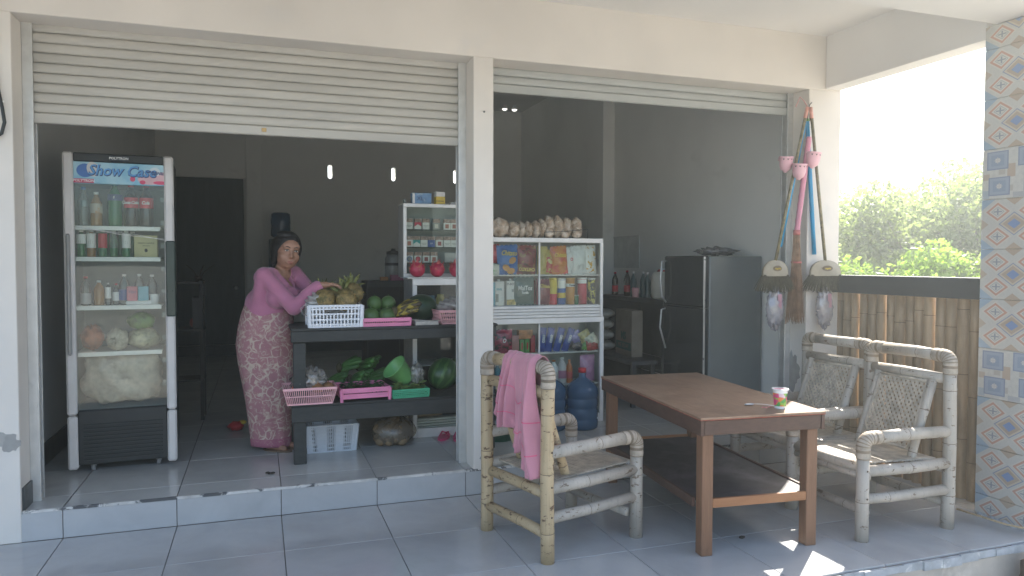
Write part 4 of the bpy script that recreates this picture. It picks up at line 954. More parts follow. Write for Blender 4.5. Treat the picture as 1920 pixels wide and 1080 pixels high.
b = B(); b.tube([(-.19, -.01, .165), (.02, 0, .175)], .028, 10); solo('cardboard_roll', b, mat('brown_card', (.36, .25, .15), .8, var=.1), 'brown cardboard roll lying on the metal strips', 'roll', (1.40, 5.92, Z0))
M_ff = mat('hot_pink_rubber', (.60, .07, .17), .55, var=.06)
for i, (x, y, r) in enumerate(((1.395, 5.72, -.5), (1.50, 5.66, -.35))):
    t = thing('flip_flop', ('left' if i == 0 else 'right')+' pink flip-flop of the pair lying beside the middle pier', 'flip-flop', (x, y, Z0+.001), r, 'pink flip-flops')
    b = B(); n = 20; pts = [(.042*math.cos(a)*(1-.15*math.sin(a)), .115*math.sin(a)) for a in np.linspace(0, 2*PI, n, endpoint=False)]
    b.add([(p[0], p[1], 0) for p in pts]+[(p[0], p[1], .018) for p in pts], [tuple(range(n))[::-1], tuple(range(n, 2*n))]+[(k, (k+1) % n, n+(k+1) % n, n+k) for k in range(n)]); part('sole', b, M_ff, t)
    b = B(); b.tube([(-.04, -.01, .012), (-.025, .03, .045), (0, .06, .03), (0, .065, .015)], .007, 7); b.tube([(.04, -.01, .012), (.025, .03, .045), (0, .06, .03)], .007, 7); part('strap', b, M_ff, t)
b = B()
for i in range(7): b.ell((.02*math.cos(i*2.2), .014*math.sin(i*1.9), .006), (.016, .008, .006), 8, 5, M=Matrix.Rotation(i, 3, 'Z'))
solo('dead_leaf', b, mat('dark_litter', (.03, .022, .016), .8), 'small dark crumpled leaf on the shop floor near the step', 'litter', (.05, 5.12, Z0))
b = B(); b.ell((0, 0, .008), (.02, .012, .008), 8, 5); b.ell((.015, .006, .006), (.012, .008, .006), 8, 5)
solo('dead_leaf', b, MATS['dark_litter'], 'tiny dark scrap on the porch tiles under the table', 'litter', (2.62, 3.52, 0))

# ================================================================== cigarette cabinet
CY = 5.95
cc = thing('cigarette_cabinet', 'small aluminium framed glass cabinet with rows of cigarette packs', 'cabinet', (1.39, CY, 1.461))
def fbox(parent, ox, oy, oz, name, m, *q, bev=.003):
    b = B(); b.box(q[0]-ox, q[1]-ox, q[2]-oy, q[3]-oy, q[4]-oz, q[5]-oz, bev); return part(name, b, m, parent)
F = lambda n, m, *q, **k: fbox(cc, 1.39, CY, 1.461, n, m, *q, **k)
F('frame_rail', M_alud, 1.112, 1.668, CY, CY+.02, 2.045, 2.075); F('frame_rail', M_alud, 1.112, 1.668, CY, CY+.02, 1.462, 1.50)
F('frame_stile', M_alud, 1.112, 1.140, CY, CY+.02, 1.501, 2.044); F('frame_stile', M_alud, 1.640, 1.668, CY, CY+.02, 1.501, 2.044)
F('side_panel', M_alu, 1.112, 1.118, CY+.021, CY+.24, 1.47, 2.07); F('side_panel', M_alu, 1.662, 1.668, CY+.021, CY+.24, 1.47, 2.07); F('back_panel', mat('grey_back_panel', (.30, .33, .31), .6), 1.119, 1.661, CY+.19, CY+.20, 1.47, 2.06)
F('base', M_alud, 1.112, 1.668, CY-.16, CY-.001, 1.462, 1.472); F('base', M_alud, 1.119, 1.661, CY+.021, CY+.189, 1.462, 1.474); F('top_panel', M_alud, 1.112, 1.668, CY+.021, CY+.24, 2.066, 2.075)
for z in (1.865, 1.720, 1.590): F('glass_shelf', glass('shelf_glass', (.8, .9, .86), .05, 1.0), 1.142, 1.638, CY+.03, CY+.185, z-.006, z)
b = B(); b.box(1.141-1.39, 1.639-1.39, .008, .011, .04, .582); part('pane', b, glass('cabinet_glass', (.95, .98, .96), .010, .6), cc)
M_pack = mat('white_pack_card', (.72, .70, .66), .45, var=.03); M_warn = mat('warning_print', (.34, .22, .17), .5, var=.4, vs=70, col2=(.55, .45, .4), c2s=60)
pc = dict(red=(.58, .04, .08), green=(.03, .32, .30), blue=(.05, .10, .32), brown=(.40, .13, .08), grey=(.30, .30, .26), cream=(.66, .60, .50), maroon=(.30, .05, .05))
PM = {k: mat('pack_'+k, v, .4, var=.04) for k, v in pc.items()}
def pack(x, z, style, label, w=.058):
    t = thing('cigarette_pack', label, 'cigarette pack', (x, CY+.05, z), 0, 'cigarette packs in the cabinet')
    b = B(); b.box(-w/2, w/2, 0, .022, 0, .058, .001); part('pack_box', b, M_pack if style not in ('blue', 'grey') else PM[style], t)
    b = B(); b.box(-w/2, w/2, 0, .022, .0582, .088, .001); part('lid', b, M_warn, t)
    b = B()
    if style in ('red', 'green'): b.add([(-w/2, -.001, .058), (w/2, -.001, .058), (w/2, -.001, .024), (0, -.001, .042), (-w/2, -.001, .024)], [(0, 1, 2, 3, 4)]); part('chevron', b, PM[style], t)
    elif style in ('circle', 'circle2'): disc(b, 0, .030, .022, .022, -.0012); part('roundel', b, PM['blue' if style == 'circle' else 'maroon'], t); b = B(); disc(b, 0, .030, .016, .016, -.0018); part('roundel', b, PM['grey' if style == 'circle' else 'red'], t)
    elif style in ('brown', 'maroon', 'cream', 'grey'): b.box(-.015, .015, -.0012, -.0002, .012, .046); part('panel_print', b, PM['brown' if style != 'grey' else 'cream'] if style != 'maroon' else PM['maroon'], t)
    elif style == 'blue': text('LA', .018, M_text_w, t, (0, -.0012, .03))
    else: b.box(-.022, .022, -.0012, -.0002, .030, .033); b.box(-.015, .015, -.0012, -.0002, .020, .023); part('line_print', b, PM['grey'], t)
rows = ((1.8655, 'top', ((1.170, 'plain'), (1.243, 'red'), (1.312, 'redw'), (1.400, 'grey'), (1.490, 'brown'), (1.552, 'brown'), (1.612, 'cream'))), (1.7205, 'middle', ((1.170, 'cream'), (1.232, 'green'), (1.295, 'plain'), (1.357, 'blue'), (1.425, 'maroon'), (1.492, 'plain'), (1.554, 'plain'), (1.614, 'plain'))), (1.5905, 'bottom', ((1.172, 'circle'), (1.243, 'circle2'), (1.312, 'maroon'), (1.378, 'brown'))))
ordn = ('first', 'second', 'third', 'fourth', 'fifth', 'sixth', 'seventh', 'eighth')
desc = dict(plain='plain white', red='red and white chevron', redw='white', grey='dark grey', brown='white pack with brown square', cream='cream', green='green and white chevron', blue='dark blue', maroon='white pack with maroon square', circle='white pack with blue roundel', circle2='white pack with red roundel')
for z, rn, lst in rows:
    for i, (x, st) in enumerate(lst): pack(x, z, st, '%s cigarette pack, %s from left in the cabinet %s row' % (desc[st].replace('white pack with', 'white'), ordn[i], rn))
b = B(); b.box(-.062, .062, 0, .002, 0, .078); solo('price_card', b, mat('grey_card', (.48, .47, .44), .6), 'blank grey card on the cabinet bottom row right of the packs', 'card', (1.53, CY+.04, 1.592))
M_df = mat('dragon_fruit_skin', (.48, .03, .08), .4, var=.2, vs=10, col2=(.50, .22, .10), c2s=9, c2t=(.62, .75))
for i, (x, d) in enumerate(((1.207, 'left'), (1.372, 'middle'), (1.535, 'right'))):
    t = thing('dragon_fruit', d+' one of three red dragon fruits in front of the cabinet', 'dragon fruit', (x, CY-.09, 1.4725), i, 'dragon fruits on the cabinet ledge')
    b = B(); b.ell((0, 0, .062), (.064, .06, .062), 20, 14); part('fruit_body', b, M_df, t)
    b = B()
    for k in range(16):
        a = k*2.4; el = -.5+1.8*k/16; d_ = Vector((math.cos(a)*math.cos(el), math.sin(a)*math.cos(el), math.sin(el))); o = Vector((0, 0, .062))+Vector((d_.x*.062, d_.y*.058, d_.z*.06)); s = d_.cross(Vector((0, 0, 1))).normalized()*.014; tip = o+d_*.012+Vector((0, 0, .028)); b.add([o-s, o+s, tip, o-d_*.008+Vector((0, 0, .014))], [(0, 1, 2), (0, 2, 3), (1, 3, 2)])
    part('scales', b, mat('dragon_fruit_scale', (.50, .10, .10), .45, var=.2, vs=30, col2=(.45, .40, .15), c2s=20), t)
# things standing on the cabinet
t = thing('blue_box', 'pale blue printed carton on top of the cigarette cabinet', 'carton', (1.285, CY+.10, 2.0755)); b = B(); b.box(-.085, .075, -.04, .04, 0, .092, .002); part('box', b, mat('blue_print_card', (.16, .30, .50), .45, var=.1, vs=14, col2=(.45, .55, .62), c2s=10), t)
text('XL', .045, M_navy, t, (-.02, -.0412, .045)); b = B(); b.box(-.085, -.065, -.0415, -.0402, .005, .088); part('side_print', b, M_text_w, t)
t = thing('yellow_box', 'yellow and white carton standing on the cigarette cabinet', 'carton', (1.43, CY+.07, 2.0755), .1); b = B(); b.box(-.04, .04, -.03, .03, 0, .065, .002); part('box', b, mat('yellow_card', (.62, .44, .05), .45), t); b = B(); b.box(-.0395, .0395, -.0295, .0295, .0652, .105, .002); part('flap', b, M_pack, t)
b = B(); b.box(-.042, .03, -.0312, -.0303, .025, .03); part('line_print', b, M_text_k, t)
b = B(); b.box(-.045, .045, -.03, .03, 0, .01, .002); b.box(-.04, .04, -.028, .028, .0102, .022, .002); solo('card_stack', b, mat('grey_cards', (.35, .36, .36), .5, var=.15), 'two small grey cases stacked at the cabinet top right', 'cases', (1.56, CY+.06, 2.0755))
b = B(); b.lathe([(.014, 0), (.015, .03), (.01, .035), (.01, .04)], 10); solo('small_jar', b, M_clearb, 'tiny clear jar at the cabinet top left edge', 'jar', (1.135, CY+.06, 2.0755))
# lower cabinet
lc = thing('glass_counter', 'aluminium framed glass counter under the cigarette cabinet', 'counter', (1.42, CY, Z0))
G = lambda n, m, *q, **k: fbox(lc, 1.42, CY, Z0, n, m, *q, **k)
G('frame_rail', M_alud, 1.155, 1.668, CY-.16, CY-.13, 1.408, 1.46); G('top_panel', M_alud, 1.155, 1.668, CY-.129, CY+.24, 1.446, 1.46)
for x in (1.155, 1.632): G('frame_stile', M_alud, x, x+.036, CY-.16, CY-.13, Z0, 1.407)
G('frame_rail', M_alud, 1.192, 1.631, CY-.158, CY-.132, Z0, .25); G('back_panel', M_black, 1.16, 1.66, CY+.23, CY+.239, Z0, 1.445); G('side_panel', M_alu, 1.156, 1.16, CY-.129, CY+.229, Z0, 1.445); G('side_panel', M_alu, 1.664, 1.668, CY-.129, CY+.229, Z0, 1.445)
b = B(); b.box(1.192-1.42, 1.631-1.42, -.147, -.144, .07, 1.23); part('pane', b, MATS['cabinet_glass'], lc)
for z in (1.12, .75): G('shelf', M_alud, 1.165, 1.66, CY-.12, CY+.22, z, z+.008)
for i, (x, c, h, d) in enumerate(((1.24, (.30, .14, .16), .2, 'dull red'), (1.34, (.12, .22, .30), .19, 'dark blue'), (1.42, (.45, .34, .10), .2, 'yellow'), (1.52, (.16, .16, .18), .18, 'dark'))):
    b = B(); b.lathe([(.04, 0), (.042, .01), (.042, h*.8), (.03, h*.9), (.03, h)], 12); solo('jar', b, mat('jar%d' % i, c, .4, var=.2, vs=20), d+' jar behind the glass of the counter below dragon fruits', 'jar', (x, CY+.0, 1.1285))

# ================================================================== snack shelf
SX0, SX1, SYF = 1.702, 2.892, 5.90
sh = thing('snack_shelf', 'tall aluminium and glass snack shelf facing the right bay', 'shelf', (2.30, SYF, Z0))
K = lambda n, m, *q, **k: fbox(sh, 2.30, SYF, Z0, n, m, *q, **k)
e = .001
for x in (SX0, SX1-.028): K('frame_stile', M_alud, x, x+.028, SYF, SYF+.025, 1.113, 1.765); K('frame_stile', M_alud, x-.004 if x > 2 else x, x+.032 if x > 2 else x+.028, SYF-.01, SYF+.025, Z0, 1.065)
K('frame_rail', M_alud, SX0, SX1, SYF, SYF+.025, 1.766, 1.806); K('frame_rail', M_alud, SX0, SX1+.004, SYF-.012, SYF+.025, 1.066, 1.112); K('frame_rail', M_alud, SX0+.029, SX1-.033, SYF-.008, SYF+.025, Z0, .25)
K('mullion', M_alud, 2.279, 2.293, SYF+.003, SYF+.023, 1.224, 1.765); K('mullion', M_alud, 2.279, 2.293, SYF+.003, SYF+.023, .251, 1.065)
for i in range(4): K('kick_slat', M_alud, SX0+.029, SX1-.029, SYF+.002, SYF+.012, 1.115+i*.0265, 1.115+i*.0265+.0235, bev=.005)
for z in (1.487, 1.222, .805, .52): K('shelf_board', M_alud, SX0+.03, SX1-.03, SYF+.028, SYF+.34, z-.010, z)
K('top_panel', M_alud, SX0, SX1, SYF+.026, SYF+.37, 1.797, 1.805); K('back_panel', mat('pale_back_panel', (.42, .42, .39), .6), SX0, SX1, SYF+.36, SYF+.368, Z0, 1.796)
for x in (SX0, SX1-.006): K('side_panel', M_alu, x, x+.006, SYF+.026, SYF+.359, Z0, 1.796)
for xa, xb in ((SX0+.029, 2.278), (2.294, SX1-.029)):
    b = B(); b.box(xa-2.3, xb-2.3, .012, .015, 1.225-Z0, 1.764-Z0); part('pane', b, MATS['cabinet_glass'], sh)
    b = B(); b.box(xa-2.3, xb-2.3-.004, .012, .015, .252-Z0, 1.064-Z0); part('pane', b, MATS['cabinet_glass'], sh)
# ------------------------------------------------ packets
def colmat(name, cols, vs=16):
    if name in MATS: return MATS[name]
    m, nt, out = _new(name); v = _coord(nt); n = _noise(nt, v, vs, 3, .5, .5); k = len(cols)
    c = _ramp(nt, n, [(.30+.42*i/k, q) for i, q in enumerate(cols)], 'CONSTANT' if k > 2 else 'LINEAR'); _bsdf(nt, out, c, .26, .0, .6, _bump(nt, _noise(nt, v, 28, 4), .35, .006), .2); return m
def snack(label, x, z, w, h, m, lean=0, y=0, txt=(), group='snack packets on the glass shelf', rz=0, cat='snack packet', t=.035):
    w *= 1.12; o = thing('snack_packet', label, cat, (x, SYF+.09+y, z), rz, group); o.rotation_euler = (0, lean, rz); b = B()
    for sgn in (-1, 1):
        def f(u, v):
            k = (math.sin(PI*u)**.6)*(math.sin(PI*min(max((v-.06)/.88, 0), 1))**.55); wr = .004*math.sin(v*23+u*5)*math.sin(u*9)
            return ((u-.5)*w*(1-.10*k*.6+.0), sgn*(t*k+wr*k), v*h+.006*math.sin(u*30)*(1 if v in (0, 1) else 0))
        b.sheet(f, 14, 16)
    part('pouch', b, m, o)
    for s, sz, mm, dz, sh_, rot in txt: text(s, sz, mm, o, (0, -t-.004, h*dz), (PI/2, rot, 0), shear=sh_, bold=.0012, sx=.8)
    return o
def can(label, x, z, r, h, m, cap, txt=(), y=0, bands=()):
    o = thing('snack_can', label, 'can', (x, SYF+.085+y, z), 0, 'tube cans on the glass shelf'); b = B(); b.lathe([(r, 0), (r, h*.94)], 18); part('can_body', b, m, o)
    b = B(); b.lathe([(r*1.03, h*.94), (r*1.03, h), (r*.9, h)], 18); part('lid', b, cap, o)
    for za, zb_, mm in bands: b = B(); b.lathe([(r*1.008, h*za), (r*1.008, h*zb_)], 18, caps=False); part('band', b, mm, o)
    for s, sz, mm, dz in txt: text(s, sz, mm, o, (0, -r*1.03, h*dz), bold=.0008, sx=.7)
def carton(label, x, z, w, d, h, m, txt=(), y=0, rz=0, name='carton', gable=False, prints=()):
    o = thing(name, label, 'carton', (x, SYF+.07+y, z), rz); b = B(); b.box(-w/2, w/2, 0, d, 0, h, .002); part('box', b, m, o)
    if gable: b = B(); b.lathe([(.012, h), (.012, h+.018), (.01, h+.02)], 10, (0, d*.4, 0)); part('cap', b, M_capw, o)
    for x0, x1, z0, z1, mm in prints: b = B(); b.box(x0, x1, -.0012, -.0002, z0, z1); part('print', b, mm, o)
    for s, sz, mm, dz in txt: text(s, sz, mm, o, (0, -.0016, h*dz), bold=.0006)
M_ytx = mat('yellow_print', (.70, .52, .06), .4); M_redp = colmat('red_foil', ((.48, .03, .05), (.62, .06, .08)))
z1, z2, z3, z4 = 1.4885, 1.2235, .8065, .5215
snack('plain red packet at the left end of the top snack row', 1.90, z1+.10, .10, .16, M_redp, y=.03); carton('small green packet under the red one at left of the top snack row', 1.905, z1, .075, .04, .09, colmat('green_white_card', ((.10, .32, .06), (.55, .55, .48))), name='small_box')
snack('blue crisp packet with yellow lettering in the top snack row', 2.035, z1, .175, .255, colmat('blue_foil', ((.03, .10, .34), (.05, .17, .48))), -.07, txt=(('Chitato', .058, M_ytx, .72, .3, .1),))
b = B(); 
for q in ((-.03, .06), (.03, .12), (.01, .03)): disc(b, q[0], q[1], .035, .026, -.036, rot=q[0]*20)
part('chip_print', b, mat('chip_orange', (.58, .28, .06), .5), bpy.data.objects['snack_packet.001'] if 'snack_packet.001' in bpy.data.objects else None)
snack('dark maroon crisp packet standing upside down in the top snack row', 2.185, z1, .165, .255, colmat('maroon_brown_foil', ((.10, .03, .02), (.26, .05, .05), (.30, .17, .06))), .04, txt=(('CHITATO', .042, M_ytx, .18, 0, PI),))
snack('narrow gold packet right of the mullion in the top snack row', 2.345, z1, .085, .245, colmat('gold_foil', ((.40, .30, .07), (.55, .45, .16)))); snack('gold and red packet in the top snack row', 2.415, z1, .09, .22, colmat('gold_red_foil', ((.45, .36, .10), (.52, .06, .05), (.6, .5, .2))), -.05)
snack('red and orange crisp packet leaning right in the top snack row', 2.505, z1, .14, .25, colmat('red_orange_foil', ((.55, .05, .06), (.58, .22, .05))), -.09, y=-.02, txt=(('Chitato', .045, M_ytx, .68, .3, .1),))
M_silver = colmat('silver_white_foil', ((.52, .52, .50), (.70, .70, .68)))
snack('silver packet with small red print in the top snack row', 2.605, z1, .10, .24, M_silver, .03, txt=(('O', .04, M_cokelab, .55, 0, 0),)); snack('larger plain white packet in the top snack row', 2.69, z1, .13, .255, M_silver, -.06, y=-.02); snack('white and orange packet at the right end of the top snack row', 2.80, z1, .12, .26, colmat('white_orange_foil', ((.68, .66, .62), (.72, .70, .66), (.60, .34, .06))), -.05)
carton('light blue milk carton at the left end of second snack row', 1.885, z2, .05, .06, .20, mat('sky_card', (.16, .42, .52), .4)); carton('plain white milk carton in the second snack row', 1.945, z2, .085, .07, .205, M_pack, gable=True, prints=((-.03, .02, .13, .15, M_blueb), (-.035, -.01, .03, .10, PM['grey'])))
carton('white soy milk carton with dark lettering in the second snack row', 2.05, z2, .085, .07, .21, M_pack, (('V-SOY', .028, M_text_k, .87),), gable=True, prints=((-.04, .04, .004, .05, mat('soy_print', (.48, .36, .10), .5, var=.3, vs=40)), (.005, .03, .115, .14, PM['grey'])))
snack('dark green tortilla chip packet with white lettering in the second snack row', 2.165, z2, .17, .245, colmat('dark_green_foil', ((.05, .10, .09), (.12, .17, .15))), txt=(('MaiTos', .055, M_text_w, .60, .1, 0), ('Tortilla', .026, M_text_w, .44, .1, 0)), y=-.015)
snack('maroon crisp packet behind the tortilla chips left of the mullion', 2.245, z2, .10, .21, colmat('maroon_foil', ((.16, .03, .04), (.24, .05, .06))), y=.05); snack('maroon crisp packet with yellow lettering right of the mullion', 2.355, z2, .125, .225, MATS['maroon_foil'], txt=(('Chitato', .04, M_ytx, .72, .3, .1),))
can('yellow and red tube can in the second snack row', 2.445, z2, .035, .235, M_ytx, M_ytx, bands=((0, .4, M_cokelab),)); can('blue tube can with white top in the second snack row', 2.525, z2, .037, .23, mat('can_deep_blue', (.03, .12, .40), .3), M_capw, (('Pringles', .022, M_text_w, .74),), bands=((.62, .93, M_text_w), (.25, .45, M_ytx)))
can('orange tube can in the second snack row', 2.61, z2, .039, .235, mat('can_orange', (.58, .27, .06), .3), mat('can_lid_orange', (.6, .36, .14), .4), (('Pringles', .024, M_text_k, .72),), bands=((.66, .78, M_text_w),)); can('short dark green jar between the tube cans', 2.66, z2, .022, .08, M_green, M_capw, y=-.02)
can('plain red tube can with white top in the second snack row', 2.725, z2, .042, .235, mat('can_red', (.55, .05, .08), .35), M_capw, bands=((.78, .93, M_text_w),)); can('yellow and black patterned can at the right end of the second snack row', 2.815, z2, .036, .23, mat('can_patterned', (.06, .06, .06), .4, var=.1, col2=(.6, .55, .12), c2s=22, c2t=(.5, .53)), M_capw)
# lower section
snack('red packet at the left edge of the third snack row', 1.885, z3, .06, .22, M_redp); snack('red and black dog food style pouch in the third snack row', 1.975, z3, .15, .21, colmat('red_black_foil', ((.05, .04, .03), (.30, .03, .07), (.52, .05, .10))), y=-.02, txt=(('O', .05, M_text_w, .55, .2, 0),))
carton('tall pinkish box in the third snack row', 2.085, z3, .075, .05, .155, mat('pink_brown_card', (.40, .18, .16), .5, var=.15, vs=14)); carton('first green herbal box in the third snack row', 2.15, z3, .042, .05, .115, mat('green_card', (.12, .30, .08), .5), prints=((-.006, .006, .03, .09, M_cokelab),)); carton('second green herbal box in the third snack row', 2.20, z3, .045, .05, .12, MATS['green_card'], rz=.2, prints=((-.007, .007, .03, .09, M_cokelab),))
carton('orange printed box lying on the green boxes', 2.185, z3+.122, .13, .06, .075, mat('orange_card', (.50, .20, .06), .5, var=.25, vs=20)); carton('red box at the right of the green boxes', 2.252, z3, .04, .06, .15, mat('red_card', (.45, .04, .05), .5))
M_oreo = colmat('deep_blue_wrapper', ((.03, .05, .24), (.06, .10, .36)))
for i, (x, ln) in enumerate(((2.335, .10), (2.40, .16), (2.475, .28), (2.555, .36))): snack('deep blue biscuit roll packet, %s from left on the third shelf' % ordn[i], x, z3, .06, .215, M_oreo, ln, txt=(('OREO', .032, M_text_w, .55, 0, PI/2),), t=.026, group='biscuit roll packets', cat='biscuit packet')
for i, (x, z, ln, c) in enumerate(((2.64, z3+.08, .9, (.30, .26, .50)), (2.70, z3+.10, 1.1, (.55, .45, .20)), (2.76, z3+.06, 1.0, (.6, .55, .42)), (2.68, z3+.0, .5, (.03, .03, .04)), (2.77, z3, .2, (.10, .30, .06)), (2.82, z3, -.2, (.40, .06, .05)))):
    snack(('purple', 'gold', 'shiny cream', 'black', 'green', 'dark red')[i]+' small sweets packet in the jumble at the third shelf right end', x, z, .10, .11, mat('sweet%d' % i, c, .25, var=.25, vs=30, coat=.5), ln, y=-.02*(i % 3), t=.02, group='small sweets packets')
for i, (x, h, r, m, cp_, d) in enumerate(((1.93, .2, .035, mat('teal_btl', (.03, .2, .25), .4), M_capw, 'teal'), (2.03, .21, .035, mat('orange_btl', (.55, .20, .03), .4), M_capr, 'orange'), (2.14, .18, .035, mat('dark_btl', (.05, .05, .07), .4), M_capw, 'dark'), (2.345, .20, .04, mat('lilac_btl', (.30, .28, .45), .4), M_capw, 'lilac'), (2.455, .21, .042, M_text_w, mat('orange_cap', (.6, .2, .05), .4), 'white'), (2.535, .23, .04, mat('white_btl2', (.66, .62, .60), .4), M_capw, 'white and pink'), (2.605, .205, .03, mat('orange_btl2', (.55, .16, .04), .4), mat('orange_cap', (.6, .2, .05), .4), 'slim orange'))):
    bottle(d+' cleaning bottle on the fourth snack shelf'+(' beside the gallon' if i > 3 else ''), (x, SYF+.09, z4), h, r, m, cp_, mat('btl_lab%d' % (i % 3), ((.6, .1, .1), (.65, .6, .55), (.5, .2, .3))[i % 3], .4), (.2, .5), group='cleaning bottles on the snack shelf')
snack('purple and pink packet on the fourth shelf behind the red capped gallon', 2.79, z4, .13, .24, colmat('purple_pink_foil', ((.35, .14, .30), (.55, .25, .42))), y=.02)

# bags of crackers along the shelf top
M_crk = mat('prawn_cracker_bag', (.44, .33, .23), .28, var=.25, vs=28, col2=(.66, .58, .48), c2s=22, c2t=(.45, .6), coat=.6, bump=.6, bs=50)
for i, (x, w, h, y) in enumerate(((1.80, .05, .15, .1), (1.955, .075, .175, .08), (2.075, .05, .145, .07), (2.145, .035, .145, .07), (2.21, .036, .145, .07), (2.28, .036, .155, .07), (2.345, .034, .17, .10), (2.42, .045, .20, .10), (2.50, .042, .20, .10), (2.585, .042, .195, .10), (2.68, .046, .195, .10), (2.40, .04, .10, .03), (2.55, .04, .09, .03), (2.66, .04, .09, .03))):
    rr = random.Random(i); ks = rr.uniform(0, 6); b = B(); b.ell((0, 0, h/2), (w*1.16, .08 if i < 11 else .03, h/2), 18, 14, fn=lambda d, t, p: 1+.10*math.sin(7*d.z+ks)*math.cos(5*d.x+ks)+.06*math.sin(9*t+ks)*math.sin(6*d.z))
    zmin = min(p[2] for p in b.v); b.v = [(p[0], p[1], max(0, p[2]-zmin-.006)) for p in b.v]
    solo('cracker_bag', b, M_crk, 'clear cracker bag, %s from left %s on the snack shelf' % ((ordn+('ninth', 'tenth', 'eleventh'))[i if i < 11 else i-11], 'in back row' if i < 11 else 'in front row'), 'bag', (x, SYF+y+.03, 1.8065), rr.uniform(-.1, .1), 'cracker bags along the shelf top')
rk2 = thing('wire_rail', 'thin dark wire rail holding the right cracker bags', 'rail', (2.55, SYF+.03, 1.8065)); b = B(); b.tube([(-.21, -.005, .05), (0, -.008, .06), (.20, -.005, .082)], .0025, 5); b.tube([(.20, -.005, .082), (.20, 0, 0)], .0025, 5); b.tube([(-.21, -.005, .05), (-.21, 0, 0)], .0025, 5); part('wire', b, M_black, rk2)

# ================================================================== water gallons
M_gal = None
def galmat():
    m, nt, out = _new('blue_gallon_plastic'); d = _nd(nt, 'ShaderNodeBsdfPrincipled'); d.inputs['Base Color'].default_value = (.045, .12, .22, 1); d.inputs['Roughness'].default_value = .12
    t = _nd(nt, 'ShaderNodeBsdfTransparent', i0=(.25, .5, .75, 1)); x = _nd(nt, 'ShaderNodeMixShader', i0=.72); nt.links.new(t.outputs[0], x.inputs[1]); nt.links.new(d.outputs[0], x.inputs[2]); nt.links.new(x.outputs[0], out.inputs[0]); return m
M_gal = galmat()
def gallon(label, loc, cap, empty=False):
    t = thing('water_gallon', label, 'water bottle', loc, 0, 'blue water gallons'); r = .136
    b = B(); p = [(r*.85, 0), (r*.97, .012), (r, .03), (r, .075), (r*.96, .085), (r*.96, .095), (r, .105), (r, .165), (r*.96, .175), (r*.96, .19), (r, .2), (r, .25), (r*.96, .26), (r*.96, .27), (r, .28), (r, .335), (r*.94, .36), (r*.72, .395), (r*.42, .42), (.034, .435), (.031, .45), (.031, .485)]
    b.lathe(p, 32); part('bottle_body', b, M_gal, t)
    b = B(); b.lathe([(.035, .478), (.035, .512), (.031, .518)], 16); part('cap', b, cap, t)
    if empty: b = B(); b.box(-.04, .04, -.003, 0, 0, .05); part('price_label', b, M_text_w, t, (.085, -.118, .10), (0, 0, .6))
gallon('blue water gallon with red cap in front of the snack shelf', (2.60, 5.70, Z0), M_capr); gallon('blue water gallon with dark cap left of the red capped one', (2.325, 5.745, Z0), mat('dark_blue_cap', (.02, .04, .08), .4), True); gallon('blue water gallon partly hidden behind the left bamboo chair', (2.03, 5.74, Z0), M_capb)
b = B(); b.lathe([(.0, 0), (.11, 0), (.13, .09), (.135, .09)], 20); solo('green_basin', b, mat('teal_green_plastic', (.02, .16, .10), .4), 'small dark green basin on the floor behind the left chair', 'basin', (1.80, 5.55, Z0))

# ================================================================== kitchen refrigerator at the right wall
kf = thing('kitchen_refrigerator', 'dark grey two door refrigerator standing against the right wall', 'refrigerator', (3.985, 5.84, Z0))
M_kf = mat('grey_steel_panel', (.20, .22, .22), .35, metal=.3, var=.05, vs=3); M_kd = mat('dark_glossy_door', (.028, .034, .036), .18, var=.1, coat=.4)
b = B(); b.box(-.255, .295, -.335, .335, .02, 1.475, .008); part('cabinet', b, M_kf, kf)
b = B(); b.box(-.315, -.258, -.333, .333, 1.02, 1.478, .012); d1_ = part('upper_door', b, M_kd, kf)
b = B(); b.box(-.315, -.258, -.333, .333, .03, 1.012, .012); d2_ = part('lower_door', b, M_kd, kf)
b = B(); b.tube([(-.318, .30, 1.43), (-.36, .30, 1.43), (-.375, .30, 1.25), (-.36, .295, 1.1), (-.318, .29, 1.04)], .009, 8); part('handle', b, M_alu, d1_)
b = B(); b.tube([(-.318, .30, .98), (-.36, .30, .97), (-.375, .30, .8), (-.318, .29, .6)], .009, 8); part('handle', b, M_alu, d2_)
b = B(); b.box(-.318, -.300, -.339, -.334, .03, 1.47, .002); part('door_edge_trim', b, mat('bright_trim', (.62, .62, .60), .3, metal=.7), kf)
for x in (-.2, .25):
    for y in (-.28, .28): b = B(); b.lathe([(.02, 0), (.02, .021)], 10, (x, y, 0)); part('foot', b, M_black, kf)
bag('crumpled grey plastic bag on top of the kitchen refrigerator', (3.98, 5.80, Z0+1.476), (.17, .12, .035), 81, film('grey_bag', (.8, .8, .8), .6, (.35, .35, .36)), .35)
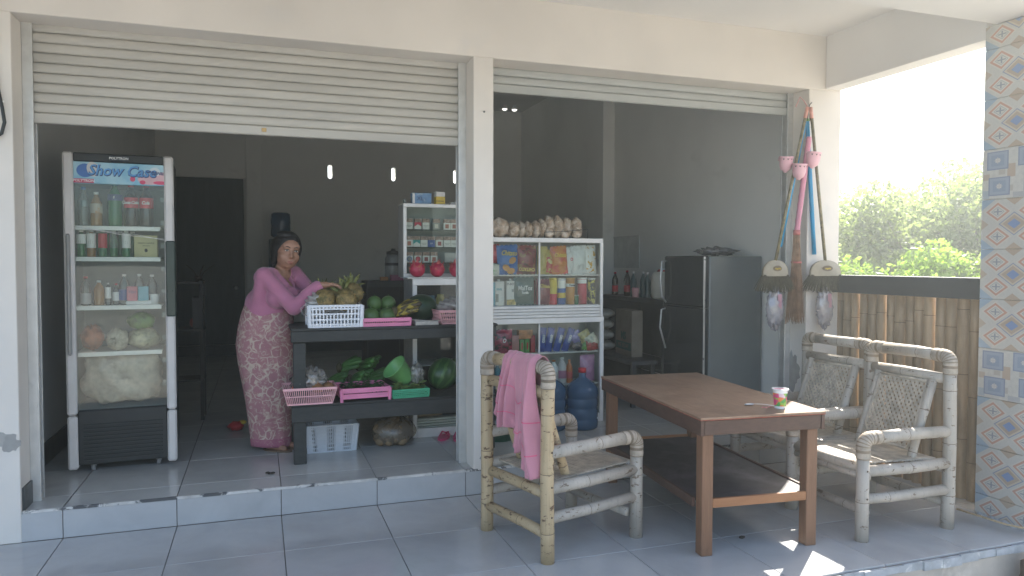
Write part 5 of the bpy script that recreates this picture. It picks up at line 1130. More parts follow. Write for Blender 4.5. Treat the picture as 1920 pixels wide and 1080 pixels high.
# counter along the right wall behind it
M_cnt = mat('dark_counter', (.06, .06, .058), .55, var=.15)
ct = thing('back_counter', 'dark counter with shelf along the right wall behind the refrigerator', 'counter', (4.0, 7.0, Z0))
b = B(); b.box(-.29, .29, -.75, .75, 1.01, 1.05, .004); part('counter_top', b, M_cnt, ct)
for y in (-.74, .70): b = B(); b.box(-.28, .28, y, y+.04, 0, 1.008, .003); part('end_panel', b, M_cnt, ct)
b = B(); b.box(-.27, .27, -.698, .698, .32, .35, .003); part('shelf', b, M_cnt, ct)
b = B(); b.box(.265, .285, -.698, .698, .352, 1.008); part('back_panel', b, M_cnt, ct)
zc = Z0+1.0505
rc = thing('rice_cooker', 'squarish white rice cooker on the dark back counter', 'rice cooker', (3.87, 6.48, zc)); b = B(); b.lathe([(.11, 0), (.14, .02), (.145, .2), (.135, .25), (.10, .275)], 20); part('cooker_body', b, mat('cream_enamel', (.62, .60, .52), .35, var=.06), rc); b = B(); b.lathe([(.09, .276), (.07, .30), (.02, .305)], 16); part('lid', b, M_capr, rc); b = B(); b.tube([(-.10, -.08, .24), (-.09, -.09, .30), (.0, -.10, .30), (.06, -.09, .25)], .009, 8); part('handle', b, M_white, rc)
for i, (y, r, h, m, lab, cp_, d) in enumerate(((7.45, .035, .26, M_coke, M_cokelab, M_capr, 'dark sauce bottle with pale red label'), (7.22, .036, .28, M_coke, M_cokelab, M_capr, 'tall dark sauce bottle with red label'), (7.02, .034, .27, mat('dark_teal_bottle', (.03, .08, .09), .3), None, M_capw, 'first dark teal bottle with white cap'), (6.86, .034, .27, MATS['dark_teal_bottle'], None, M_capw, 'second dark teal bottle with white cap'), (6.72, .034, .265, MATS['dark_teal_bottle'], None, M_capw, 'third dark teal bottle with white cap'))):
    bottle(d+' on the back counter', (3.80+.03*(i % 2), y, zc), h, r, m, cp_, lab, (.15, .42), group='bottles on the back counter')
b = B(); b.lathe([(.035, 0), (.04, .10)], 14); solo('pink_tumbler', b, M_palepink, 'small pinkish tumbler in front of the back counter bottles', 'tumbler', (3.76, 6.90, zc))
cbx = thing('cardboard_box', 'tall cardboard box with green print leaning on the back counter', 'box', (3.62, 6.78, Z0+.46), -PI/2-.1); M_cb = mat('dull_cardboard', (.24, .20, .15), .8, var=.1, vs=9)
b = B(); b.box(-.22, .22, -.06, .06, 0, .47, .004); part('box', b, M_cb, cbx)
text('MS', .11, mat('green_ink', (.04, .13, .10), .7), cbx, (0, -.0612, .20), bold=.004)
b = B(); b.box(-.2, .2, -.0615, -.0602, .06, .14); bb_ = part('printed_band', b, MATS['green_ink'], cbx); text('MIE SEDAP', .06, M_cb, cbx, (0, -.0625, .10))
st = thing('low_bench', 'low dark bench carrying the sacks and cardboard box', 'bench', (3.55, 7.05, Z0)); b = B(); b.box(-.15, .13, -.75, .6, .42, .458, .004); part('bench_top', b, M_cnt, st)
for x in (-.13, .08):
    for y in (-.72, .53): b = B(); b.box(x, x+.04, y, y+.04, 0, .419); part('leg', b, M_cnt, st)
M_sk = mat('rice_sack_weave', (.40, .39, .34), .75, var=.12, vs=12, bump=.4, bs=160)
for i in range(4):
    b = B(); b.ell((0, 0, .062), (.13, .27, .062), 22, 12, fn=lambda d, t, p: 1+.06*math.sin(4*t+i)); zmin = min(p[2] for p in b.v); b.v = [(p[0], p[1], min(max(p[2]-zmin, .004), .115)) for p in b.v]
    solo('rice_sack', b, M_sk, ('lowest', 'second lowest', 'third', 'topmost')[i]+' pale rice sack of the pile on the low bench', 'sack', (3.545+.01*(i % 2), 7.33, Z0+.4585+.112*i), .04*(-1)**i, 'rice sacks piled on the bench')
bd_ = thing('wall_board', 'pale blank board hung on the right wall above the counter', 'board', (4.288, 8.12, 1.53)); b = B(); b.box(0, .011, -.33, .33, 0, .38, .002); part('panel', b, mat('pale_board', (.62, .64, .61), .5), bd_)
b = B(); b.box(-.006, -.0005, -.34, .34, .372, .392); part('board_frame', b, M_alu, bd_)
# things deep in the left part of the shop
wd = thing('water_dispenser', 'dark water dispenser with blue gallon behind the person in pink', 'water dispenser', (.30, 11.3, Z0)); b = B(); b.box(-.17, .17, -.16, .16, 0, 1.02, .01); part('stand', b, mat('dark_teal_plastic', (.03, .05, .055), .5), wd)
b = B(); b.box(-.17, .17, -.18, .16, 1.03, 1.75, .012); part('dispenser_body', b, mat('dispenser_grey', (.06, .08, .085), .4), wd); b = B(); b.lathe([(.05, 1.752), (.135, 1.80), (.14, 1.83), (.135, 1.96), (.14, 2.0), (.13, 2.12), (.10, 2.14)], 20); part('gallon', b, M_gal, wd)
b = B(); b.box(-.06, -.02, -.2, -.181, 1.5, 1.56); b.box(.02, .06, -.2, -.181, 1.5, 1.56); part('taps', b, M_capr, wd)
sd_ = thing('side_stand', 'narrow dark stand with odds and ends beside the drinks refrigerator', 'stand', (-.62, 7.2, Z0)); M_ds = mat('dark_stand_wood', (.03, .028, .025), .6)
for x in (-.14, .11):
    for y in (-.14, .11): b = B(); b.box(x, x+.03, y, y+.03, 0, 1.25); part('leg', b, M_ds, sd_)
for z in (.35, .8, 1.22): b = B(); b.box(-.145, .145, -.145, .145, z, z+.02, .002); part('shelf', b, M_ds, sd_)
b = B(); b.box(.05, .14, -.11, .11, .821, 1.1); part('side_box', b, M_black, sd_)
b = B(); b.ell((0, 0, .05), (.05, .05, .05), 12, 8); solo('red_pot', b, mat('dull_red_pot', (.30, .05, .04), .5), 'dull red pot on the narrow dark stand', 'pot', (-.55, 7.15, Z0+.8215))
tw = thing('dry_twigs', 'bundle of dry twigs on top of the narrow dark stand', 'twigs', (-.52, 7.18, Z0+1.241)); b = B()
for i in range(5): b.tube([(0, 0, .01), (.05*math.cos(i*1.3), .05*math.sin(i*1.3), .09), (.13*math.cos(i*1.3), .12*math.sin(i*1.3), .15)], [.006, .004, .002], 5)
b.lathe([(.03, 0), (.035, .05)], 10); part('twig_bunch', b, mat('dark_twig', (.05, .035, .025), .8), tw)
sc_ = thing('side_cabinet', 'low dark cabinet at the back left of the cigarette cabinet', 'cabinet', (1.42, 8.05, Z0)); b = B(); b.box(-.35, .35, -.2, .2, 0, 1.22, .005); part('cabinet_body', b, M_cnt, sc_)
for x in (-.17, .17): b = B(); b.box(x-.165, x+.165, -.208, -.201, .08, 1.15, .002); part('door', b, M_ds, sc_)
jr = thing('glass_canister', 'tall clear canister with lid on the dark side cabinet', 'canister', (1.38, 7.98, Z0+1.2205)); b = B(); b.lathe([(.08, 0), (.09, .02), (.09, .24), (.07, .28)], 18); part('canister_body', b, mat('grey_canister', (.30, .31, .30), .25, var=.1), jr); b = B(); b.lathe([(.075, .281), (.075, .31), (.03, .32), (.02, .345)], 16); part('lid', b, M_cnt, jr); b = B(); b.lathe([(.092, .16), (.092, .19)], 18, caps=False); part('print_band', b, M_text_k, jr)
b = B(); b.box(-.07, .07, -.04, .04, 0, .06, .004); solo('pink_box', b, mat('dull_pink_card', (.42, .14, .22), .5), 'small pink box in front of the clear canister', 'box', (1.40, 7.885, Z0+1.2205)); b = B(); b.box(-.04, .04, -.03, .03, 0, .04, .003); solo('orange_box', b, mat('dull_orange_card', (.40, .18, .05), .5), 'small orange box left of the pink box on the cabinet', 'box', (1.26, 7.88, Z0+1.2205))
ty = thing('toy_wrapper', 'crumpled red and yellow wrapper on the floor behind the skirt', 'wrapper', (-.20, 6.55, Z0)); b = B(); b.ell((0, 0, .035), (.06, .05, .035), 12, 8, fn=lambda d, t, p: 1+.25*math.sin(5*t+3*p)); part('red_piece', b, M_capr, ty); b = B(); b.ell((.05, .02, .06), (.035, .03, .018), 10, 6); part('yellow_piece', b, M_ytx, ty)

# ================================================================== brooms hung on the right pier
HK = Vector((4.09, 4.735, 2.80))
hk = thing('wall_hook', 'bent wire hook with dark strings on the right pier', 'hook', (4.16, D-.004, 2.86)); b = B(); b.tube([(0, 0, 0), (-.02, -.03, .0), (-.05, -.045, -.02), (-.07, -.048, -.06), (-.07, -.048, -.09)], .004, 6); part('hook_wire', b, M_black, hk)
b = B(); b.tube([(-.07, -.048, -.05), (-.11, -.05, .0), (-.15, -.05, .03), (-.19, -.05, -.05)], .0035, 6); part('pink_string', b, mat('faded_pink_string', (.62, .30, .28), .7), hk)
b = B()
for i in range(4): b.tube([(-.07, -.048, -.04), (-.085+.015*i, -.05, -.08), (-.10+.025*i, -.045, -.15)], .003, 5)
part('strings', b, M_black, hk, kind='stuff')
M_stick = mat('patterned_handle', (.22, .19, .11), .4, var=.25, vs=30, col2=(.08, .07, .04), c2s=40); M_bris = mat('palm_fibre_bristle', (.085, .075, .05), .85, var=.35, vs=40, stretch=(6, 6, .6)); M_bcap = mat('beige_broom_cap', (.30, .26, .19), .45, var=.12)
M_blue = mat('bright_blue_pole', (.03, .30, .55), .35)
def fanbroom(label, top, base, w, bagm, seed, dark=1.0):
    t = thing('fan_broom', label, 'broom', base, 0, 'fan brooms hung on the pier'); tp_ = Vector(top)-Vector(base); rr = random.Random(seed)
    b = B(); b.tube([(0, 0, 0), tp_*.5, tp_], .0125, 9); part('handle', b, M_stick, t)
    b = B(); b.tube([tp_*.955, tp_*1.03], .014, 9); part('handle_tip', b, mat('salmon_tip', (.62, .30, .24), .4), t)
    def cap(u, v, th): 
        a = PI*u; return ((w*.80*math.cos(a))*(v), th*(1-.6*v), -.115+.15*math.sin(a)**.75*v if v > 0 else -.115)
    b = B()
    for th in (-.028, .028): b.sheet(lambda u, v: (w*.78*math.cos(PI*u)*v, th*(1-v**3*.7), -.11+.125*(math.sin(PI*u)**.7)*v), 22, 7)
    b.sheet(lambda u, v: (w*.78*math.cos(PI*u), (v-.5)*.02, -.11+.125*(math.sin(PI*u)**.7)), 22, 2)
    cp2 = part('broom_cap', b, M_bcap, t)
    b = B(); disc(b, 0, -.05, w*.26, .022, -.029); part('badge', b, mat('broom_badge', (.14, .10, .06), .5), cp2); text('nagata', .022, M_ytx, cp2, (0, -.031, -.05), shear=.2)
    b = B(); n = 46
    for k in range(n):
        s = (k+.5)/n*2-1
        for dy in (-.018, 0, .018):
            x0 = s*w*.76; x1 = s*w*1.22+rr.uniform(-.006, .006); L = .135+.02*rr.random()-.03*abs(s); b.tube([(x0, dy*.8, -.10), ((x0+x1)/2, dy, -.10-L*.5), (x1, dy*1.3, -.10-L)], [.0035, .0032, .002], 4, smooth=False)
    part('bristles', b, M_bris, t, kind='stuff')
    b = B(); b.ell((0, .0, -.36), (.072, .04, .15), 24, 18, fn=lambda d, tt, p: 1+.16*math.sin(5*d.z*3+seed)*math.cos(4*tt)+.1*math.sin(7*tt+d.z*6)); part('plastic_sleeve', b, bagm, t)
    b = B(); b.box(.0, .035, -.037, -.034, -.36, -.25); part('sleeve_label', b, mat('sleeve_print', (.40, .22, .26), .5), t)
    return t
M_sl = film('sleeve_film', (.9, .9, .92), .5, (.62, .60, .64))
fanbroom('left fan broom leaning before the shop opening', HK+Vector((-.02, -.01, -.02)), (3.775, 4.70, 1.60), .15, M_sl, 3)
fanbroom('right fan broom with wide beige head overlapping the bamboo fence', HK+Vector((.02, -.015, -.02)), (4.245, 4.69, 1.60), .19, M_sl, 4)
for i, (tp_, bt_) in enumerate(((HK+Vector((-.01, .018, -.09)), Vector((3.86, 4.755, 1.72))), (HK+Vector((.012, .018, -.09)), Vector((4.19, 4.752, 1.66))))):
    t = thing('blue_pole', ('left' if i == 0 else 'right')+' bright blue mop pole hung behind the brooms', 'pole', bt_, 0, 'blue mop poles'); b = B(); b.tube([(0, 0, 0), (tp_-bt_)*.5, tp_-bt_], .017, 9); part('shaft', b, M_blue, t); b = B(); b.tube([(tp_-bt_)*.99, (tp_-bt_)*1.02], .015, 9); part('end_cap', b, mat('green_endcap', (.2, .5, .15), .4), t)
lb_ = thing('stick_broom', 'brown stick broom with pink wrapped handle between the fan brooms', 'broom', (3.985, 4.715, 1.83)); rr = random.Random(2)
tpl = HK+Vector((.0, -.02, -.22))-Vector((3.985, 4.715, 1.83)); b = B(); b.tube([(0, 0, 0)]+[tpl*(k/24) for k in range(1, 25)], [.02+.0025*(k % 2) for k in range(25)], 9); part('wrapped_handle', b, mat('pink_wrap', (.62, .26, .34), .5, var=.1), lb_)
b = B()
for k in range(130):
    a = rr.uniform(0, 2*PI); q = math.sqrt(rr.random()); x, y = q*math.cos(a), q*math.sin(a); L = .66+.06*rr.random()
    b.tube([(x*.022, y*.02, .02), (x*.045, y*.03, -.3), (x*.095-.01, y*.045, -L)], [.003, .0026, .0016], 4, smooth=False)
part('stick_bundle', b, mat('brown_broom_sticks', (.26, .17, .11), .75, var=.25, vs=20), lb_, kind='stuff')
b = B(); b.lathe([(.027, -.02), (.027, .02)], 12); b.lathe([(.040, -.24), (.041, -.225)], 12); part('red_tie', b, mat('faded_red_tie', (.42, .14, .13), .6), lb_)
M_scp = mat('pale_pink_scoop', (.76, .45, .50), .35, var=.05)
for i, (x, y, z, rz) in enumerate(((3.895, 4.745, 2.335, .2), (3.945, 4.655, 2.27, 0), (4.075, 4.655, 2.365, .3))):
    t = thing('pink_scoop', ('leftmost pink water scoop, half hidden by the broom handles', 'middle pink water scoop, lowest of the three', 'rightmost pink water scoop, highest of the three')[i], 'scoop', (x, y, z), rz, 'pink water scoops'); t.rotation_euler = (.12, .05*(i-1), rz); t.scale = (.88, .88, .88)
    b = B(); b.lathe([(.012, -.042), (.02, -.03), (.044, -.015), (.056, .025), (.059, .085), (.064, .092), (.064, .10), (.054, .098), (.052, .025), (.0, -.01)], 24, caps=False); part('scoop_bowl', b, M_scp, t)
    b = B(); b.tube([(0, .055, .095), (0, .075, .09), (.005, .085, .06)], [.012, .010, .008], 7, flat=.5); part('scoop_handle', b, M_scp, t)
    for k in range(5):
        a = -PI/2+(k-2)*.62; b = B(); c = Vector((.059*math.cos(a), .059*math.sin(a), .076)); tx = Vector((-math.sin(a), math.cos(a), 0)); nn = Vector((math.cos(a), math.sin(a), 0))*.001
        b.add([c+nn+tx*.0085+Vector((0, 0, .006)), c+nn+Vector((0, 0, .003)), c+nn-tx*.0085+Vector((0, 0, .006)), c+nn-tx*.005-Vector((0, 0, .003)), c+nn-Vector((0, 0, .009)), c+nn+tx*.005-Vector((0, 0, .003))], [(0, 1, 2, 3, 4, 5)]); part('dark_heart', b, mat('heart_shadow', (.10, .06, .06), .6), t)  # flat dark hearts stand for holes, their shade put into the colour
# black cable on the left pier
cb_ = thing('black_cable', 'black cable looping down the left pier', 'cable', (-1.345, D-.018, 2.3)); b = B(); b.tube([(-.035, 0, 1.05), (-.02, .004, .8), (-.022, .004, .5), (-.012, .0, .28), (.015, -.01, .14), (.025, -.012, .06), (.01, -.01, .0), (-.04, -.005, -.04), (-.10, 0, -.02)], .009, 8); part('cord', b, M_black, cb_)
b = B(); b.box(-.035, .02, -.008, .012, .17, .18, .002); part('cable_clip', b, M_text_w, cb_); b = B(); b.box(-.04, .005, -.008, .012, .52, .53, .002); part('cable_clip', b, M_text_w, cb_)

# ================================================================== the woman behind the rack
PB = Vector((.06, 5.80, Z0))
pw = thing('person', 'person in pink blouse and batik sarong leaning over the fruit crate', 'person', PB)
A = lambda *p: np.array(p, float)-np.array(PB)
HS = 1.13; hc = A(.200, 5.765, 1.676); Fd = np.array((.26, -.96, -.08)); Fd /= np.linalg.norm(Fd); Sd = np.cross(Fd, (0, 0, 1)); Sd = -Sd if Sd[0] < 0 else Sd; Sd /= np.linalg.norm(Sd); Ud = np.cross(Sd, Fd); Ud = Ud if Ud[2] > 0 else -Ud
tl = .10; Ud, Sd = Ud*math.cos(tl)+Sd*math.sin(tl)*1, Sd*math.cos(tl)-Ud*math.sin(tl)
HR = np.stack([Sd, Fd, Ud], 1)
hp = lambda s, f, u: hc+(Sd*s+Fd*f+Ud*u)*HS
sz = lambda L: [q if q[0] == 'c' else (q[0], q[1], tuple(x*HS for x in q[2]))+q[3:] for q in L]
Rsh, Rel, Rwr = A(.03, 5.65, 1.492), A(.235, 5.535, 1.265), A(.415, 5.475, 1.425)
Lsh, Lel, Lwr = A(.25, 5.92, 1.50), A(.44, 5.80, 1.27), A(.455, 5.56, 1.375)
def hand(wr, d, up, palm, curl, thumb_side):
    """palm plus five separate fingers: d = pointing direction, up = back of the hand"""
    d = np.array(d, float); d /= np.linalg.norm(d); up = np.array(up, float); up -= d*(up@d); up /= np.linalg.norm(up); s = np.cross(d, up)
    pr = [('c', wr, wr+d*.035, .023, .026)]
    for k in (-1.4, -.5, .5, 1.4): pr.append(('c', wr+d*.03+s*k*.010, wr+d*.082+s*k*.0155, .014, .0125))
    for k, L in ((-1.5, .055), (-.5, .068), (.5, .072), (1.5, .064)):
        p = wr+d*.082+s*k*.0165; a = curl*(1+.12*k)
        for j, (l, r0, r1) in enumerate(((.42, .0098, .009), (.32, .009, .0082), (.26, .0082, .0065))):
            aa = a*(j+.6)*.6; q = p+(d*math.cos(aa)-up*math.sin(aa)+s*.05*k)*L*l*1.15; pr.append(('c', p, q, r0, r1)); p = q
    p = wr+d*.028+s*thumb_side*.022; q = p+(d*.7+s*thumb_side*.75-up*.25)*.035; pr.append(('c', p, q, .0125, .0105)); pr.append(('c', q, q+(d*.95+s*thumb_side*.15-up*.3)*.032, .0105, .0075)); return pr
body = [('e', A(.045, 5.81, 1.03), (.165, .15, .15)), ('e', A(.065, 5.80, 1.20), (.15, .13, .14)), ('e', A(.115, 5.79, 1.36), (.135, .15, .13)), ('c', Rsh, Lsh, .055, .055), ('e', A(.205, 5.71, 1.34), (.075, .075, .07)), ('e', A(.12, 5.66, 1.34), (.07, .07, .07)),
        ('c', A(.145, 5.80, 1.48), hp(0, -.02, -.06), .056, .050), ('c', Rsh, Rel, .052, .041), ('c', Rel, Rwr, .040, .024), ('c', Lsh, Lel, .050, .040), ('c', Lel, Lwr, .039, .024),
        ('c', A(.0, 5.76, .95), A(.03, 5.75, .55), .085, .055), ('c', A(.03, 5.75, .55), A(.06, 5.77, .25), .053, .034), ('c', A(.09, 5.87, .95), A(.12, 5.85, .55), .085, .055), ('c', A(.12, 5.85, .55), A(.13, 5.84, .25), .053, .034),
        ('c', A(.06, 5.77, .215), A(.16, 5.69, .20), .032, .022), ('c', A(.13, 5.84, .215), A(.235, 5.76, .20), .032, .022)]
head = [('e', hp(0, -.012, .03), (.080, .098, .095), HR), ('e', hp(0, .018, -.045), (.066, .070, .072), HR), ('e', hp(0, .050, -.088), (.030, .026, .022), HR), ('e', hp(-.034, .052, -.035), (.032, .026, .03), HR), ('e', hp(.034, .052, -.035), (.032, .026, .03), HR), ('e', hp(0, .070, .035), (.058, .02, .03), HR)]
nose = [('c', hp(0, .080, .012), hp(0, .097, -.030), .008, .0135), ('c', hp(-.013, .083, -.034), hp(.013, .083, -.034), .009, .009), ('c', hp(-.02, .080, -.066), hp(.02, .080, -.066), .0085, .0085), ('c', hp(-.017, .079, -.075), hp(.017, .079, -.075), .008, .008), ('e', hp(-.079, -.005, -.01), (.008, .017, .028), HR), ('e', hp(.079, -.005, -.01), (.008, .017, .028), HR)]
hands = hand(Rwr, (1, .05, .05), (.1, .1, 1), .0, .55, -1)+hand(Lwr, (-.45, -.75, -.12), (.0, -.3, 1), 0, .9, 1)
M_skin = mat('warm_brown_skin', (.36, .19, .125), .5, var=.08, vs=14, bump=.08, bs=200)
ob('body', sdf_mesh('body', body+sz(head)+sz(nose)+hands, .0062, .013, mats=[M_skin]), pw)
# face details
HSm = HS; M_eye = mat('eye_white', (.62, .58, .54), .3, var=.02); M_iris = mat('dark_iris', (.015, .01, .008), .15); M_brow = mat('black_hair_strand', (.012, .010, .010), .5); M_lip = mat('lip', (.30, .09, .08), .45, var=.1)
for s in (-1, 1):
    e = hp(s*.031, .081, .006); b = B(); b.ell(e, (.0145, .007, .006), 12, 8, M=Matrix(HR.tolist())); o = part('eye', b, M_eye, pw)
    b = B(); b.ell(e+Fd*.0045, (.0058, .0042, .0055), 10, 6, M=Matrix(HR.tolist())); part('iris', b, M_iris, o)
    b = B(); b.tube([hp(s*.012, .090, .026), hp(s*.030, .089, .033), hp(s*.050, .076, .027)], [.0028, .0034, .0018], 6); part('eyebrow', b, M_brow, pw)
    b = B(); b.tube([hp(s*.015, .086, .011), hp(s*.031, .0885, .0135), hp(s*.047, .079, .009)], [.0018, .0026, .0014], 6); part('eyelid', b, M_brow, pw)
b = B(); b.tube([hp(-.024, .084, -.069), hp(-.009, .092, -.0655), hp(0, .0915, -.067), hp(.009, .092, -.0655), hp(.024, .084, -.069)], [.002, .0048, .0042, .0048, .002], 8); b.tube([hp(-.022, .083, -.072), hp(0, .090, -.077), hp(.022, .083, -.072)], [.002, .0055, .002], 8); part('lips', b, M_lip, pw)
# hair: shell pulled back from the face into a knot
def hcut(V, G):
    p = G-hc; f = p@Fd; u = p@Ud; s = p@Sd
    k = np.sqrt(((s)/.084)**2+((u+.035)/.122)**2)-1
    return np.maximum(V, -np.maximum(k*.07, -(f-.015)))
hair = [('e', hp(0, -.018, .036), (.088, .104, .098), HR), ('e', hp(0, -.075, -.01), (.085, .055, .085), HR), ('e', hp(-.01, -.115, -.045), (.045, .04, .05), HR), ('c', hp(-.075, -.01, .02), hp(-.072, -.03, -.07), .022, .016), ('c', hp(.075, -.01, .02), hp(.072, -.03, -.06), .02, .014), ('c', hp(-.05, -.08, -.04), hp(-.06, -.09, -.12), .03, .015), ('e', hp(-.072, -.03, .0), (.03, .06, .085), HR), ('e', hp(.07, -.03, .0), (.026, .055, .075), HR), ('e', hp(-.03, .03, .105), (.06, .06, .028), HR)]
M_hair = mat('black_hair', (.006, .005, .005), .5, var=.3, vs=30, stretch=(1, 1, 5), bump=.5, bs=150)
ob('hair', sdf_mesh('hair', sz(hair), .0065, .02, hcut, [M_hair]), pw)
# blouse with V neck
nk = A(.145, 5.785, 1.525); fwdT = np.array((.76, -.65, 0)); fwdT /= np.linalg.norm(fwdT)
def bcut(V, G):
    p = G-nk; f = p@fwdT; sdx = p@np.array((.65, .76, 0)); z = p[..., 2]
    ring = np.sqrt(f*f+sdx*sdx+((z-.045)*1.1)**2)-.088
    wedge = np.maximum(np.abs(sdx)-(.075+.36*z), np.maximum(-f+.0, z-.09))
    wedge = np.maximum(wedge, -(z+.19))
    V = np.maximum(V, -ring); V = np.maximum(V, -wedge)
    V = np.maximum(V, A(0, 0, 1.205)[2]-G[..., 2]+.012*np.sin(G[..., 0]*30))
    return V
g2 = .016
bl = [('e', A(.055, 5.805, 1.20), (.178, .158, .155)), ('e', A(.06, 5.80, 1.28), (.168, .15, .14)), ('e', A(.105, 5.79, 1.40), (.150, .160, .135)), ('c', Rsh, Lsh, .060, .060), ('e', A(.212, 5.70, 1.335), (.092, .09, .085)), ('e', A(.125, 5.645, 1.335), (.085, .085, .083)), ('c', A(.02, 5.74, 1.475), A(.16, 5.86, 1.495), .065, .065),
      ('c', Rsh, Rel, .060, .055), ('c', Rel, Rel+(Rwr-Rel)*.5, .056, .047), ('c', Rel+(Rwr-Rel)*.5, Rwr-(Rwr-Rel)*.06, .045, .037), ('c', Lsh, Lel, .066, .060), ('c', Lel, Lwr-(Lwr-Lel)*.15, .058, .038),
      ('c', Rsh+np.array((-.02, .0, -.06)), A(-.01, 5.73, 1.25), .05, .06)]
for k in range(5):
    c = Rwr-(Rwr-Rel)*(.10+.11*k); w_ = np.cross(Rwr-Rel, (0.2, 1, .1)); w_ /= np.linalg.norm(w_); bl.append(('c', c-w_*.022, c+w_*.022+np.array((.004, 0, .0)), .032, .030))
M_bl = mat('rose_pink_knit', (.46, .17, .27), .85, var=.06, vs=6, bump=.25, bs=180, sheen=.3, rvar=.03)
ob('blouse', sdf_mesh('blouse', bl, .0075, .016, bcut, [M_bl]), pw)
# batik sarong
def batik():
    m, nt, out = _new('rose_batik_cloth'); v = _coord(nt, False)
    nz = _nd(nt, 'ShaderNodeTexNoise'); nz.inputs['Scale'].default_value = 9; nz.inputs['Detail'].default_value = 2; nt.links.new(v, nz.inputs['Vector'])
    ad = _nd(nt, 'ShaderNodeMix', data_type='VECTOR'); ad.inputs[0].default_value = .11; nt.links.new(v, ad.inputs[4]); nt.links.new(nz.outputs['Color'], ad.inputs[5])
    vo = _nd(nt, 'ShaderNodeTexVoronoi', feature='DISTANCE_TO_EDGE'); vo.inputs['Scale'].default_value = 17; nt.links.new(ad.outputs[1], vo.inputs['Vector'])
    f1 = _ramp(nt, vo.outputs['Distance'], [(.045, 1.0), (.085, 0.0)])
    n2 = _noise(nt, ad.outputs[1], 24, 3, .5, 2.2); f2 = _ramp(nt, n2, [(.57, 0.0), (.60, 1.0), (.635, 1.0), (.66, 0.0)])
    gate = _ramp(nt, _noise(nt, v, 13, 2), [(.40, 0.0), (.5, 1.0)]); f1 = _mix(nt, gate, (0, 0, 0), f1)
    c = _ramp(nt, _noise(nt, v, 5, 4), [(.3, (.36, .17, .19)), (.7, (.43, .21, .23))]); c = _mix(nt, f1, c, (.56, .46, .38)); c = _mix(nt, f2, c, (.50, .39, .32))
    sx = _nd(nt, 'ShaderNodeSeparateXYZ'); nt.links.new(v, sx.inputs[0]); hem = S(nt, sx.outputs[2]).lt(.10); c = _mix(nt, hem.k, c, _mix(nt, f2, (.37, .13, .19), (.45, .27, .25)))
    _bsdf(nt, out, c, .85, 0, .3, _bump(nt, _noise(nt, v, 300, 2), .15, .002)); return m
tab = [(1.275, .062, .172), (1.20, .052, .188), (1.10, .043, .203), (.97, .038, .213), (.85, .042, .205), (.70, .05, .188), (.55, .057, .170), (.40, .062, .157), (.30, .066, .150), (.21, .069, .146)]
zs = [q[0] for q in tab][::-1]; cxs = [q[1] for q in tab][::-1]; rxs = [q[2] for q in tab][::-1]
def sk(u, v):
    z = 1.275-1.068*v; cx = np.interp(z, zs, cxs); rx = np.interp(z, zs, rxs); a = 2*PI*u
    k = 1+.012*math.sin(7*a+v*2)*v+.008*math.sin(13*a-v*5)*v
    if 0 < (u-.80) < .2: k += .035*max(0, 1-(u-.80)/.2)*min(1, v*3)
    zz = z-.012*math.sin(a*1+1)*v
    return (cx+rx*k*math.cos(a)-PB.x, 5.80+rx*.80*k*math.sin(a)-PB.y, zz-Z0)
b = B(); b.sheet(sk, 90, 60); o = part('sarong', b, batik(), pw); sm = o.modifiers.new('thick', 'SOLIDIFY'); sm.thickness = .004
for x, y in ((.115, 5.73), (.185, 5.80)):
    b = B(); n = 18; ca, sa = math.cos(-.66), math.sin(-.66); pts = [(.125*math.cos(t), .045*math.sin(t)) for t in np.linspace(0, 2*PI, n, endpoint=False)]; pts = [(x+p[0]*ca-p[1]*sa-PB.x, y+p[0]*sa+p[1]*ca-PB.y) for p in pts]
    b.add([(p[0], p[1], .001) for p in pts]+[(p[0], p[1], .013) for p in pts], [tuple(range(n))[::-1], tuple(range(n, 2*n))]+[(k, (k+1) % n, n+(k+1) % n, n+k) for k in range(n)]); part('sandal', b, mat('brown_sandal', (.16, .10, .06), .6), pw)
# banknote in her hand
bn = Lwr+np.array((-.075, -.085, -.02))
b = B(); b.sheet(lambda u, v: (-.035+.07*u, .004*math.sin(u*4), -.035+.075*v+.006*u), 8, 4); o = solo('banknote', b, mat('pink_note', (.58, .34, .38), .6, var=.1, vs=40), 'pink banknote held by the person in the pink blouse', 'banknote', tuple(Vector(bn)+PB), 0, rot=(.15, .1, .1)); sm = o.modifiers.new('thick', 'SOLIDIFY'); sm.thickness = .0006
text('100000', .012, mat('note_ink', (.36, .12, .18), .6), o, (0, -.004, .025))

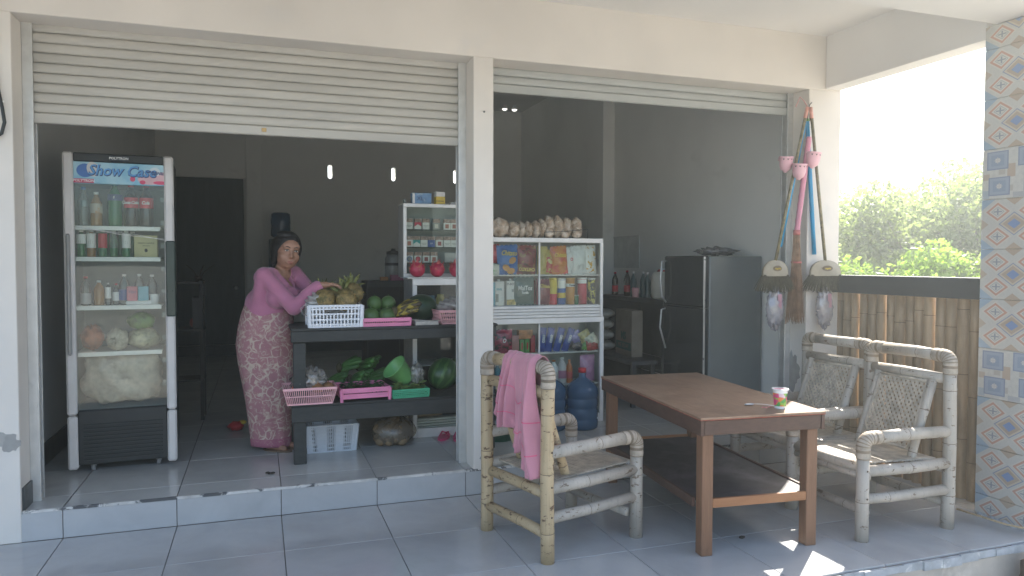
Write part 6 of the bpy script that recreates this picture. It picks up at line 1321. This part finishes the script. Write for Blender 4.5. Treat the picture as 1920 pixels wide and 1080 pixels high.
# ================================================================== trees and shrubs beyond the fence
LM = [leafmat('olive_leaf', (.11, .145, .05)), leafmat('grey_green_leaf', (.13, .165, .075)), leafmat('fresh_leaf', (.12, .185, .04)), leafmat('dark_leaf', (.09, .12, .05))]
M_bark = mat('grey_bark', (.17, .14, .11), .9, var=.2, vs=8, bump=.6, bs=25)
def foliage(centers, radii, n, L, seed, m, name, parent):
    r = np.random.default_rng(seed); k = r.integers(0, len(centers), n); C = np.array(centers)[k]; Rd = np.array(radii)[k]
    d = r.normal(size=(n, 3)); d /= np.linalg.norm(d, axis=1)[:, None]; P = C+d*Rd*(r.random((n, 1))**.45)
    a = r.normal(size=(n, 3))+np.array((0, 0, -.2)); a /= np.linalg.norm(a, axis=1)[:, None]; t = r.normal(size=(n, 3)); s = np.cross(a, t); s /= np.linalg.norm(s, axis=1)[:, None]; nn = np.cross(s, a)
    l = L*(.6+.8*r.random((n, 1))); w = l*.32
    V = np.empty((n, 4, 3)); V[:, 0] = P; V[:, 1] = P+a*l*.5+s*w+nn*l*.08; V[:, 2] = P+a*l; V[:, 3] = P+a*l*.5-s*w+nn*l*.08
    me = bpy.data.meshes.new(name); me.from_pydata(V.reshape(-1, 3).tolist(), [], np.arange(n*4).reshape(n, 4).tolist()); me.materials.append(m); me.update(); return ob(name, me, parent)
def tree(name, label, x, y, h, rx, seed, m, n, L, group, zb=.25, cat='tree'):
    r = random.Random(seed); t = thing(name, label, cat, (x, y, -.36), 0, group); b = B(); cs = []; rs = []
    b.tube([(0, 0, 0), (.06, .03, h*.25), (-.05, .05, h*.5), (.04, -.02, h*.75)], [h*.028, h*.022, h*.015, h*.006], 8)
    for i in range(18):
        a = i*2.4; z = h*(zb+(1-zb)*((i+.5)/18)); q = rx*math.sqrt(max(.05, 1-((z/h-.52)/.55)**2))*r.uniform(.35, .95); c = (q*math.cos(a), q*math.sin(a), min(z, h*.93))
        s = rx*r.uniform(.26, .46); cs.append(c); rs.append((s, s, s*.75)); z0 = z*.55
        b.tube([(0, .02, z0), (c[0]*.5, c[1]*.5, (z0+z)/2+.05*h*r.random()), c], [h*.010, h*.006, h*.002], 5)
    part('trunk', b, M_bark, t); foliage(cs, rs, n, L, seed, m, 'crown', t); return t
spec = [(11.3, 15.4, 3.44, 2.2, 1, 'grey-green tree farthest left beyond the fence rail'), (13.4, 14.6, 3.28, 2.0, 0, 'olive tree second from left beyond the fence'), (14.2, 13.0, 3.68, 2.3, 1, 'grey-green rounded tree in the middle beyond the fence'), (15.6, 12.2, 4.00, 2.3, 0, 'olive tree right of middle beyond the fence'), (16.2, 10.4, 3.92, 2.4, 3, 'dark green tree beside the tiled pillar beyond the fence'), (9.5, 18.0, 3.36, 2.2, 3, 'dark green tree behind the shop corner'), (17.2, 8.2, 3.52, 2.3, 0, 'olive tree hidden right of the tiled pillar'), (18.5, 14.5, 4.48, 2.6, 3, 'tall dark tree at the rear right beyond the fence'), (15.5, 17.5, 3.92, 2.5, 0, 'tall olive tree at the rear left beyond the fence')]
for i, (x, y, h, rx, k, lab) in enumerate(spec): tree('broadleaf_tree', lab, x*.74, y*.74, h*.80+.2, rx*.78, 20+i, LM[k], 11000, .095, 'trees beyond the fence', .12)
sh_ = [(8.0, 8.15, 1.9, .9, 2, 'bright yellow-green shrub left of centre close behind the fence'), (8.6, 7.35, 2.15, .9, 2, 'bright yellow-green shrub close behind the fence near the pillar'), (8.9, 9.4, 2.1, 1.0, 1, 'pale grey-green shrub behind the left end of the fence'), (9.8, 8.6, 2.1, 1.0, 0, 'olive shrub in the second row behind the fence'), (9.6, 6.8, 2.3, 1.0, 0, 'olive shrub behind the tiled pillar'), (7.6, 9.0, 1.7, .8, 0, 'low olive shrub close behind the right pier'), (10.9, 9.9, 2.5, 1.2, 3, 'dark shrub in the third row behind the fence')]
for i, (x, y, h, rx, k, lab) in enumerate(sh_): tree('leafy_shrub', lab, x, y, h, rx, 60+i, LM[k], 5000, .085, 'shrubs behind the fence', .05, 'shrub')

# ================================================================== hazy volume added to imitate the veil of lens glare
m, nt, out = _new('glare_veil'); pv = _nd(nt, 'ShaderNodeVolumePrincipled'); pv.inputs['Color'].default_value = (.90, .97, .94, 1); pv.inputs['Density'].default_value = .0118; pv.inputs['Anisotropy'].default_value = .62
nt.links.new(pv.outputs[0], out.inputs['Volume'])
b = B(); b.box(-30, 45, -25, 50, -1.4, 7.0); hz = part('glare_haze', b, m, kind='stuff')
